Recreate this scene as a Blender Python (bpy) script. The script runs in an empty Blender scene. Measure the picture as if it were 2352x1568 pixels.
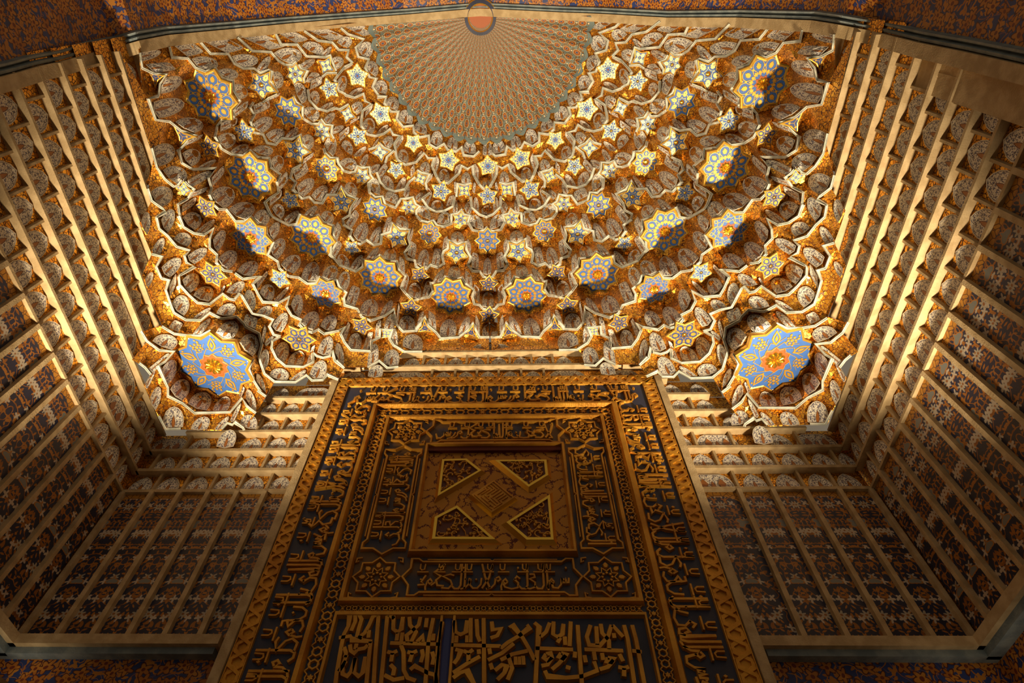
import bpy, math, random
import numpy as np
from mathutils import Vector, Matrix
from mathutils.geometry import delaunay_2d_cdt
C = bpy.context.scene.collection
SC = bpy.context.scene
random.seed(7)
# ------------------------------------------------------------------ camera
FPX, PITCH, YAW, ROLL, PX, PY = 1395.396, 0.975724, 0.0530402, 0.0338695, -48.116, 81.767
CZ = 1.6                                   # eye height above the floor
def _axes():
    F = Vector((0, math.cos(PITCH), math.sin(PITCH))); U = Vector((0, -math.sin(PITCH), math.cos(PITCH))); R = Vector((1, 0, 0))
    Z = Matrix.Rotation(YAW, 3, 'Z'); F, U, R = Z @ F, Z @ U, Z @ R
    c, s = math.cos(ROLL), math.sin(ROLL)
    return F, c*U - s*R, c*R + s*U
AF, AU, AR = _axes()
cam = bpy.data.cameras.new('camera'); cam.sensor_width = 36; cam.lens = FPX/2352*36
cam.shift_x = -PX/2352; cam.shift_y = PY/2352; cam.clip_end = 200
camo = bpy.data.objects.new('camera', cam); C.objects.link(camo)
camo.matrix_world = Matrix(((AR.x, AU.x, -AF.x, 0), (AR.y, AU.y, -AF.y, 0), (AR.z, AU.z, -AF.z, CZ), (0, 0, 0, 1)))
SC.camera = camo
# ------------------------------------------------------------------ light
SC.view_settings.view_transform = 'Standard'; SC.view_settings.look = 'None'
SC.view_settings.gamma = 1.0; SC.view_settings.use_curve_mapping = False
SC.view_settings.exposure = 0.15
w = bpy.data.worlds.new('world'); SC.world = w; w.use_nodes = True
w.node_tree.nodes['Background'].inputs[0].default_value = (1, 0.8, 0.55, 1)
w.node_tree.nodes['Background'].inputs[1].default_value = 0.16
def spot(name, loc, target, power, size, blend, col, rad=0.12):
    d = bpy.data.lights.new(name, 'SPOT'); d.energy = power; d.spot_size = math.radians(size); d.spot_blend = blend
    d.color = col; d.shadow_soft_size = rad
    o = bpy.data.objects.new(name, d); C.objects.link(o); o.location = (loc[0], loc[1], loc[2]+CZ)
    o.rotation_euler = (Vector(target)-Vector(loc)).to_track_quat('-Z', 'Y').to_euler()
    return o
WARM = (1.0, 0.80, 0.52)
spot('floodlight_beam', (-3.1, 2.9, 2.0), (-1.5, 1.9, 7.0), 2100, 80, 1.0, WARM)
spot('floodlight_beam', (2.75, 2.9, 2.0), (1.1, 1.9, 7.0), 2100, 80, 1.0, WARM)
# ------------------------------------------------------------------ geometry of the niche (eye at the origin, z up)
def ray(px, py):
    return AF + (px-1176-PX)/FPX*AR + (784+PY-py)/FPX*AU
def on_y(px, py, Y):
    d = ray(px, py); return d*(Y/d.y)
def on_x(px, py, X):
    d = ray(px, py); return d*(X/d.x)
def on_z(px, py, Z):
    d = ray(px, py); return d*(Z/d.z)
def xc(z): return -0.187 if z < 5.2 else -0.0357*z
YA = 0.62
def hullf(x, y, z):
    p = 2 + 8*math.exp(-max(0, z-4.6)/0.55)
    s = 1-0.0337*(z-4.07) if z < 6.3 else (0.925*math.sqrt(max(0, 1-((z-6.3)/4.3)**2)) if z < 10.6 else 0)
    n = ((abs(x-xc(z))/3.46)**p+(abs(y-YA)/3.38)**p)**(1/p)
    return n-s
def hull_t(px, py):
    d = ray(px, py); lo, hi = 2.0, 2.0
    while hullf(d.x*hi, d.y*hi, d.z*hi) < 0 and hi < 20: hi += 0.25
    lo = hi-0.25
    for _ in range(18):
        m = (lo+hi)/2
        if hullf(d.x*m, d.y*m, d.z*m) < 0: lo = m
        else: hi = m
    return lo
def mir(p): return Vector((2*xc(p[2])-p[0], p[1], p[2]))
# ------------------------------------------------------------------ object helpers
def link(name, me, parent=None, mat=None):
    o = bpy.data.objects.new(name, me); C.objects.link(o)
    if parent is not None: o.parent = parent
    if mat is not None:
        for m in (mat if isinstance(mat, (list, tuple)) else [mat]): me.materials.append(m)
    return o
def mesh(name, V, Fc, up=True, uv=None, uv2=None, mi=None, smooth=False):
    me = bpy.data.meshes.new(name)
    me.from_pydata([(v[0], v[1], v[2]+(CZ if up else 0)) for v in V], [], Fc)
    for nm, u in (('uv', uv), ('uvm', uv2)):
        if u is not None:
            L = me.uv_layers.new(name=nm)
            idx = np.empty(len(me.loops), dtype=np.int32); me.loops.foreach_get('vertex_index', idx)
            L.data.foreach_set('uv', np.asarray(u, dtype=np.float32)[idx].ravel())
    if mi is not None: me.polygons.foreach_set('material_index', mi)
    if smooth: me.polygons.foreach_set('use_smooth', [True]*len(me.polygons))
    me.update(); return me
def tag(o, label, cat=None, group=None, kind=None):
    o['label'] = label
    if cat: o['category'] = cat
    if group: o['group'] = group
    if kind: o['kind'] = kind
    return o
def empty(name, loc=(0, 0, 0)):
    o = bpy.data.objects.new(name, None); C.objects.link(o); o.location = loc; return o
class MB:
    "collects geometry for one mesh"
    def __init__(s): s.V = []; s.F = []; s.M = []; s.U = []
    def add(s, V, F, m=0, U=None):
        b = len(s.V); s.V += [tuple(v) for v in V]; s.F += [tuple(i+b for i in f) for f in F]; s.M += [m]*len(F)
        s.U += U if U else [(0, 0)]*len(V)
    def box(s, a, b, m=0):
        x0, y0, z0 = a; x1, y1, z1 = b
        s.add([(x0,y0,z0),(x1,y0,z0),(x1,y1,z0),(x0,y1,z0),(x0,y0,z1),(x1,y0,z1),(x1,y1,z1),(x0,y1,z1)],
              [(0,3,2,1),(4,5,6,7),(0,1,5,4),(1,2,6,5),(2,3,7,6),(3,0,4,7)], m)
    def ribbon(s, P, wd, h, frame, closed=False, m=0, chamf=0.55):
        "raised strip along 2D points P; frame(u, v, h) gives the 3D point"
        n = len(P)
        if n < 2: return
        V = []
        for i in range(n):
            a = P[i-1] if (i > 0 or closed) else P[i]; b = P[(i+1) % n] if (i < n-1 or closed) else P[i]
            dx, dy = b[0]-a[0], b[1]-a[1]
            L = math.hypot(dx, dy) or 1
            nx, ny = -dy/L, dx/L
            if (i > 0 or closed) and (i < n-1 or closed):
                e = math.hypot(P[i][0]-a[0], P[i][1]-a[1]) or 1
                ex, ey = -(P[i][1]-a[1])/e, (P[i][0]-a[0])/e
                k = 1/max(0.6, abs(nx*ex+ny*ey))
            else: k = 1
            q = (wd[i] if isinstance(wd, (list, tuple)) else wd)*k
            x, y = P[i]
            V += [frame(x+nx*q, y+ny*q, 0), frame(x+nx*q*chamf, y+ny*q*chamf, h), frame(x-nx*q*chamf, y-ny*q*chamf, h), frame(x-nx*q, y-ny*q, 0)]
        F = []
        for i in range(n if closed else n-1):
            j = (i+1) % n
            for k in range(3): F.append((4*i+k, 4*i+k+1, 4*j+k+1, 4*j+k))
        if not closed: F += [(0, 1, 2, 3), (4*n-1, 4*n-2, 4*n-3, 4*n-4)]
        s.add(V, F, m)
    def prism(s, poly, h0, h1, frame, m=0, inset=1.0):
        n = len(poly); cx = sum(p[0] for p in poly)/n; cy = sum(p[1] for p in poly)/n
        V = [frame(x, y, h0) for x, y in poly]+[frame(cx+(x-cx)*inset, cy+(y-cy)*inset, h1) for x, y in poly]
        s.add(V, [tuple(range(n, 2*n))]+[(i, (i+1) % n, n+(i+1) % n, n+i) for i in range(n)], m)
    def obj(s, name, mats, parent=None, up=True, smooth=False, uv=False):
        return link(name, mesh(name, s.V, s.F, up, mi=s.M, uv=s.U if uv else None, smooth=smooth), parent, mats)
# ------------------------------------------------------------------ materials: a little expression layer over shader nodes
class S:
    T = None
    def __init__(s, k): s.k = k
    def __add__(a, b): return mth('ADD', a, b)
    def __radd__(a, b): return mth('ADD', b, a)
    def __sub__(a, b): return mth('SUBTRACT', a, b)
    def __rsub__(a, b): return mth('SUBTRACT', b, a)
    def __mul__(a, b): return mth('MULTIPLY', a, b)
    def __rmul__(a, b): return mth('MULTIPLY', b, a)
    def __truediv__(a, b): return mth('DIVIDE', a, b)
    def __lt__(a, b): return mth('LESS_THAN', a, b)
    def __gt__(a, b): return mth('GREATER_THAN', a, b)
def plug(v, s):
    if isinstance(v, S): S.T.links.new(v.k, s)
    elif v is not None: s.default_value = v
def node(t, **kw):
    n = S.T.nodes.new(t)
    for a, b in kw.items(): setattr(n, a, b)
    return n
def mth(op, a, b=None, c=None):
    n = node('ShaderNodeMath', operation=op); plug(a, n.inputs[0])
    if b is not None: plug(b, n.inputs[1])
    if c is not None: plug(c, n.inputs[2])
    return S(n.outputs[0])
def fabs(a): return mth('ABSOLUTE', a)
def fmin(a, b): return mth('MINIMUM', a, b)
def fmax(a, b): return mth('MAXIMUM', a, b)
def frac(a): return mth('FRACT', a)
def sin(a): return mth('SINE', a)
def cos(a): return mth('COSINE', a)
def sstep(x, lo, hi):
    n = node('ShaderNodeMapRange', interpolation_type='SMOOTHSTEP'); plug(x, n.inputs[0]); n.inputs[1].default_value = lo; n.inputs[2].default_value = hi
    return S(n.outputs[0])
def mixc(f, a, b):
    n = node('ShaderNodeMix', data_type='RGBA'); plug(f, n.inputs[0])
    for v, s in ((a, n.inputs[6]), (b, n.inputs[7])):
        if isinstance(v, S): plug(v, s)
        else: s.default_value = (*v, 1)
    return S(n.outputs[2])
def xyz(v):
    n = node('ShaderNodeSeparateXYZ'); plug(v, n.inputs[0]); return [S(o) for o in n.outputs]
def comb(x, y, z=0.0):
    n = node('ShaderNodeCombineXYZ'); plug(x, n.inputs[0]); plug(y, n.inputs[1]); plug(z, n.inputs[2]); return S(n.outputs[0])
def uvmap(nm):
    return S(node('ShaderNodeUVMap', uv_map=nm).outputs[0])
def objco(): return S(node('ShaderNodeTexCoord').outputs['Object'])
def noise(v, sc, det=2.0, dim='3D'):
    n = node('ShaderNodeTexNoise', noise_dimensions=dim); plug(v, n.inputs['Vector']); n.inputs['Scale'].default_value = sc; n.inputs['Detail'].default_value = det
    return S(n.outputs[0]), S(n.outputs[1])
def voro(v, sc, feature='F1', dim='3D', rnd=1.0):
    n = node('ShaderNodeTexVoronoi', feature=feature, voronoi_dimensions=dim); plug(v, n.inputs['Vector']); n.inputs['Scale'].default_value = sc; n.inputs['Randomness'].default_value = rnd
    return n
def vadd(a, b, sc=1.0):
    n = node('ShaderNodeVectorMath', operation='MULTIPLY_ADD'); plug(b, n.inputs[0]); n.inputs[1].default_value = (sc, sc, sc); plug(a, n.inputs[2]); return S(n.outputs[0])
def cells(uv, sc, rnd=0.8):
    "scattered cells: local polar coordinates (in cells), and two random numbers per cell"
    n = voro(uv, sc, dim='2D', rnd=rnd)
    q = node('ShaderNodeVectorMath', operation='SUBTRACT'); plug(uv, q.inputs[0]); S.T.links.new(n.outputs['Position'], q.inputs[1])
    x, y, _ = xyz(S(q.outputs[0])); r1, r2, r3 = xyz(S(n.outputs['Color']))
    x = x*sc; y = y*sc
    return x, y, r1, r2
def leafs(uv, sc, ln=0.42, wd=0.16, rnd=0.9):
    x, y, a, b = cells(uv, sc, rnd)
    t = a*6.2832; c = cos(t); s = sin(t)
    u = x*c+y*s; v = y*c-x*s
    k = u/ln
    return ((fabs(v) < (1.0-k*k)*wd), b)
def flower(uv, sc, n=5, r=0.33, amp=0.3, rnd=0.8):
    x, y, a, b = cells(uv, sc, rnd)
    d = mth('SQRT', x*x+y*y); t = mth('ARCTAN2', y, x)
    R = (cos(t*float(n)+a*6.28)*amp+1.0)*r
    return (d < R), (d < r*0.32), b, (fabs(d-R) < 0.05)
def vines(uv, sc, wd=0.03):
    f, _ = noise(uv, sc, 0.0, '2D'); return fabs(f-0.5) < wd
def material(name, build, rough=0.6, metal=0.0, spec=0.5):
    m = bpy.data.materials.new(name); m.use_nodes = True; S.T = m.node_tree
    b = m.node_tree.nodes['Principled BSDF']
    b.inputs['Roughness'].default_value = rough; b.inputs['Metallic'].default_value = metal; b.inputs['Specular IOR Level'].default_value = spec
    r = build(b) if callable(build) else build
    if isinstance(r, S): plug(r, b.inputs['Base Color'])
    elif r is not None: b.inputs['Base Color'].default_value = (*r, 1)
    return m
def bump(b, h, dist=0.01, st=0.5):
    n = node('ShaderNodeBump'); n.inputs['Strength'].default_value = st; n.inputs['Distance'].default_value = dist; plug(h, n.inputs['Height'])
    S.T.links.new(n.outputs[0], b.inputs['Normal'])
def m_plaster(c1, c2, sc=9.0):
    def f(b):
        o = objco(); n, _ = noise(o, sc, 4.0); n2, _ = noise(o, sc*9, 2.0)
        bump(b, n2+n, 0.006, 0.5)
        return mixc(sstep(n, 0.35, 0.68), c1, c2)
    return f
M_CREAM = material('cream_plaster', m_plaster((0.40, 0.28, 0.14), (0.54, 0.40, 0.22)), 0.75)
M_CORN = material('pale_cornice', m_plaster((0.50, 0.52, 0.46), (0.78, 0.76, 0.66), 12.0), 0.6)
M_GREY = material('grey_blue_moulding', m_plaster((0.16, 0.20, 0.22), (0.27, 0.31, 0.31)), 0.6)
def m_mosaic(b):
    o = objco(); _, nc = noise(o, 14.0, 1.0); p = vadd(o, nc, 0.035)
    e = S(voro(p, 30.0, 'DISTANCE_TO_EDGE').outputs[0]); cc = S(voro(p, 30.0).outputs['Color'])
    r, g, bl = xyz(cc)
    line = sstep(e, 0.035, 0.085)
    bump(b, line*0.6+r*0.7, 0.012, 0.6)
    plug(line*0.75, b.inputs['Metallic']); plug(0.55-line*0.22, b.inputs['Roughness'])
    return mixc(line, (0.09, 0.02, 0.004), mixc(r, (0.62, 0.25, 0.02), (0.95, 0.50, 0.06)))
M_MOS = material('gold_crackle', m_mosaic, 0.35)
def m_petal(b):
    u, v, _ = xyz(uvmap('uv')); m = uvmap('uvm')
    l1, r1 = leafs(m, 62.0, 0.52, 0.20); l2, r2 = leafs(m, 105.0, 0.5, 0.24)
    f, _, _, _ = flower(m, 26.0, 4, 0.20, 0.45)
    st = vines(m, 24.0, 0.014)
    ink = fmax(fmax(l1*(r1 > 0.35), l2*(r2 > 0.7)), fmax(f*0.9, st*0.8))
    c = mixc(ink, (0.86, 0.80, 0.68), mixc(r1, (0.02, 0.035, 0.16), (0.10, 0.07, 0.09)))
    t = (v-0.05)/0.52
    half = mth('SQRT', fmax(t, 0.0))*(1.0-t)*0.50
    drop = (fabs(u) < half)*(t > 0.0)*(t < 1.0)
    din = (fabs(u) < half-0.05)
    tx, _ = noise(m, 90.0, 2.0, '2D')
    c = mixc(drop, c, mixc(din, (0.13, 0.035, 0.01), mixc(tx, (0.33, 0.10, 0.015), (0.50, 0.19, 0.03))))
    n = node('ShaderNodeAttribute', attribute_name='edge'); e = S(n.outputs['Fac'])
    c = mixc(e > 0.22, c, (0.74, 0.66, 0.52)); c = mixc((e > 0.22)*(e < 0.45), c, (0.08, 0.07, 0.10))
    return c
M_PET = material('painted_petal', m_petal, 0.45)
M_BLUE = material('star_blue', lambda b: mixc(noise(objco(), 7.0, 3.0)[0], (0.022, 0.085, 0.33), (0.05, 0.15, 0.46)), 0.5)
M_GOLD = material('gold_paint', lambda b: mixc(noise(objco(), 10.0, 3.0)[0], (0.52, 0.27, 0.03), (0.80, 0.48, 0.07)), 0.38, 0.55)
M_GPALE = material('pale_gold_paint', (0.86, 0.66, 0.22), 0.4, 0.35)
M_GBRT = material('burnished_gold', (0.95, 0.60, 0.09), 0.24, 0.95)
M_RUST = material('rust_paint', (0.36, 0.085, 0.015), 0.5)
M_NAVY = material('navy_ground', lambda b: mixc(noise(objco(), 6.0, 3.0)[0], (0.012, 0.014, 0.028), (0.03, 0.04, 0.10)), 0.55)
def m_pgold(b):
    o = objco(); n, _ = noise(o, 4.0, 5.0); n2, _ = noise(o, 45.0, 3.0)
    bump(b, n2+n, 0.006, 0.45)
    plug(n*0.25+0.22, b.inputs['Roughness'])
    return mixc(sstep(n, 0.3, 0.7), (0.42, 0.17, 0.012), (0.66, 0.32, 0.03))
M_PGOLD = material('panel_gold', m_pgold, 0.35, 0.45)
def m_band(b):                                     # blue ground with orange vine scroll (arch soffit, lower wall)
    uv = uvmap('uv'); _, nc = noise(uv, 5.0, 1.0, '2D'); p = vadd(uv, nc, 0.06)
    f1, c1, r1, e1 = flower(p, 8.5, 5, 0.36, 0.34); f2, c2, r2, e2 = flower(p, 13.0, 3, 0.34, 0.42)
    l1, r3 = leafs(p, 19.0, 0.5, 0.17); st = vines(p, 7.0, 0.022); st2 = vines(vadd(p, nc, 0.3), 9.0, 0.016)
    g, _ = noise(uv, 2.2, 3.0, '2D')
    c = mixc(g, (0.014, 0.022, 0.075), (0.03, 0.06, 0.24))
    ora = mixc(r2, (0.38, 0.12, 0.012), (0.52, 0.21, 0.025))
    c = mixc(fmax(st, st2), c, ora); c = mixc(l1*(r3 > 0.35), c, ora); c = mixc(f2*(r2 > 0.35), c, ora)
    c = mixc(e1, c, (0.04, 0.012, 0.01)); c = mixc(f1, c, ora); c = mixc(fmax(c1, e1*f1), c, (0.16, 0.025, 0.01))
    return c
M_BAND = material('vine_scroll_band', m_band, 0.5)
def m_garden(b):                                   # dark flowered panels between the ribs; u runs from the panel's middle
    uv = uvmap('uv'); u, v, _ = xyz(uv); uv = comb(fabs(u), v)
    _, nc = noise(uv, 6.0, 1.0, '2D'); p = vadd(uv, nc, 0.04)
    g, _ = noise(uv, 3.0, 3.0, '2D'); c = mixc(g, (0.008, 0.009, 0.016), (0.018, 0.026, 0.085))
    st = vines(p, 11.0, 0.028); l1, r1 = leafs(p, 26.0, 0.52, 0.2); l2, r2 = leafs(p, 17.0, 0.5, 0.22)
    ora = mixc(r1, (0.20, 0.065, 0.012), (0.42, 0.16, 0.02))
    c = mixc(fmax(st, fmax(l1*(r1 > 0.5), l2*(r2 > 0.6))), c, ora)
    f1, c1, r3, e1 = flower(p, 6.5, 7, 0.21, 0.38); c = mixc(f1*(r3 > 0.6), c, mixc(c1, (0.40, 0.35, 0.27), (0.28, 0.11, 0.03)))
    f2, c2, r4, e2 = flower(p, 12.0, 4, 0.26, 0.5); c = mixc(f2*(r4 > 0.62), c, (0.5, 0.42, 0.33))
    f3, c3, r5, e3 = flower(p, 5.0, 3, 0.2, 0.4); c = mixc(fmax(f3, e3)*(r5 > 0.5), c, mixc(f3, (0.42, 0.16, 0.02), (0.19, 0.20, 0.19)))
    # arched head: gold crackle above it
    n = node('ShaderNodeUVMap', uv_map='uvm'); a, t, _ = xyz(S(n.outputs[0]))
    hd = (t*t+a*a*0.75) > 1.0
    hd = hd*(t > 0.0)
    e = S(voro(uv, 24.0, 'DISTANCE_TO_EDGE', '2D').outputs[0])
    return mixc(hd, c, mixc(sstep(e, 0.03, 0.1), (0.09, 0.022, 0.005), (0.48, 0.21, 0.02)))
M_GARD = material('flowered_panel', m_garden, 0.5)
def m_fan(b):
    u, v, _ = xyz(uvmap('uv')); _, par, _ = xyz(uvmap('uvm'))
    w = mth('LOGARITHM', 1.03-v, 2.71828)*-1.0
    def col(uu, off):
        k = frac(w/0.128+off)-0.5
        d = mth('SQRT', uu*uu*3.4+k*k); t = mth('ARCTAN2', uu, k)
        return d+cos(t*8.0)*0.012, k, uu
    uc = u-0.5; ue = 0.5-fabs(uc)
    d1, k1, _ = col(uc, 0.0); d2, k2, _ = col(ue, 0.5)
    d = fmin(d1, d2)
    uv = comb(u*0.28+par*3.0, w)
    vn = vines(uv, 20.0, 0.05); l, r = leafs(uv, 30.0, 0.5, 0.22); g, _ = noise(uv, 6.0, 2.0, '2D')
    c = mixc(g, (0.13, 0.17, 0.16), (0.24, 0.29, 0.27))
    c = mixc(fmax(vn, l*(r > 0.3)), c, mixc(r, (0.075, 0.045, 0.015), (0.30, 0.13, 0.02)))
    # small white blossoms between the medallions
    dw1, _, _ = col(uc, 0.5); dw2, _, _ = col(ue, 0.0); dw = fmin(dw1, dw2)
    c = mixc(dw < 0.13, c, (0.05, 0.045, 0.03)); c = mixc(dw < 0.095, c, (0.72, 0.62, 0.42)); c = mixc(dw < 0.035, c, (0.45, 0.2, 0.03))
    c = mixc(d < 0.36, c, (0.70, 0.55, 0.30)); c = mixc(d < 0.32, c, (0.30, 0.085, 0.015)); c = mixc(d < 0.17, c, (0.5, 0.24, 0.07)); c = mixc(d < 0.12, c, (0.07, 0.08, 0.16))
    c = mixc(v < 0.03, c, (0.16, 0.21, 0.21))
    edge = ue < 0.02
    return mixc(edge, c, (0.10, 0.05, 0.015))
M_FAN = material('fan_painting', m_fan, 0.5)
def m_brownfloor(b):
    uv = uvmap('uv'); st = vines(uv, 9.0, 0.02); l, r = leafs(uv, 36.0, 0.5, 0.2); f, c0, r2, e = flower(uv, 15.0, 6, 0.3, 0.35)
    k, _ = noise(uv, 9.0, 0.0, '2D'); near = fabs(k-0.5) < 0.09
    n, _ = noise(uv, 3.0, 4.0, '2D')
    c = mixc(n, (0.36, 0.14, 0.012), (0.52, 0.24, 0.025))
    return mixc(fmax(st, fmax(l, f*(r2 > 0.4))*near), c, (0.10, 0.015, 0.006))
M_BRN = material('painted_brown_gold', m_brownfloor, 0.42, 0.5)
M_MAROON = material('maroon_ground', (0.10, 0.018, 0.006), 0.5)
M_ROPE = material('gilded_rope', lambda b: mixc(noise(objco(), 8.0, 3.0)[0], (0.20, 0.075, 0.012), (0.36, 0.16, 0.025)), 0.4, 0.5)
M_LAMP = material('painted_metal', (0.42, 0.34, 0.22), 0.5)
M_FLOOR = material('stone_floor', m_plaster((0.20, 0.16, 0.12), (0.30, 0.25, 0.19)), 0.6)
STARS = """o9 483.4 222.3 492.3 157.3
o9 574.8 406.1 573.9 347.1
o9 716.8 544.6 730.2 495.2
o9 872.5 637 872.5 588
o9 1036.4 680.9 1023.9 636.2
l8 576.6 547 574.8 498.8
l8 748 674.5 733.8 637
e8 662 255.7 673 221.1
t8 749.8 386.8 746.2 353.4
t8 986.8 535.5 957.9 529.3
e8 860.9 480.2 850.2 449.3
c5 600.4 194.8 621.2 162.7
c6 678.4 170.4 681.1 142.1
q4 749.3 150.7 758.8 128.8
w5 757 203.8 748 176.1
x5 821.2 174.3 793.6 161.8
x5 874.3 261.6 845.7 261.6
x5 949.3 327.7 951.1 351.8
x5 1030.2 367.5 1057.9 367.5
b5 481.6 337.5 474.5 308.9
w5 561.4 302.7 556.1 271.4
c6 740 301.8 737.3 275
c5 680.2 345.5 689.1 310.7
w5 667.1 459.3 663.2 482.9
c5 784.1 464.1 784.1 430.2
c6 832 404.3 821.6 381.1
q4 798.4 262.5 802.9 240.2
w5 822.5 312.9 816.2 338.4
q4 873.4 349.8 897.5 348
w5 910 389.6 909.1 413.6
q4 966.2 409.8 957.9 391.1
w5 1012.9 438.9 1040 439.3
q4 1066.4 437.1 1050.7 421.4
c6 939.1 475.2 961.8 473
c6 1057.9 504.3 1059.6 482.9
c5 1048.9 579.6 1069.5 557
c5 911.8 544.3 902.9 513
w5 808.2 569.3 810 590.7
b6 489.6 629.6 472.7 599.3
w5 642.1 639.6 642.7 664.6
b5 963.2 631.8 988.2 635.4
b5 943.9 706.6 957.3 728
b5 830.5 748.6 837.7 771.8
q4 887.9 766.8 875.7 755.2
b6 687.9 778.4 672.1 807
q4 423.2 434.1 422.7 415
b5 472.7 476.6 443.2 473.9
k3 420 313.4 452.1 313.4
k3 357.5 177.9 380.7 172.5
k3 976.2 753 974.8 730.7
k3 1082 762.9 1088.2 743.2"""
STARSC = """x5 1120.7 381.2 1145.4 371.4
w5 1120.4 449.8 1138.2 468.6
e8 1120 552.5 1120.4 522.1
b5 1121.8 653.2 1146.2 648.8
b5 1122.5 724.6 1148 720.2"""
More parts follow.
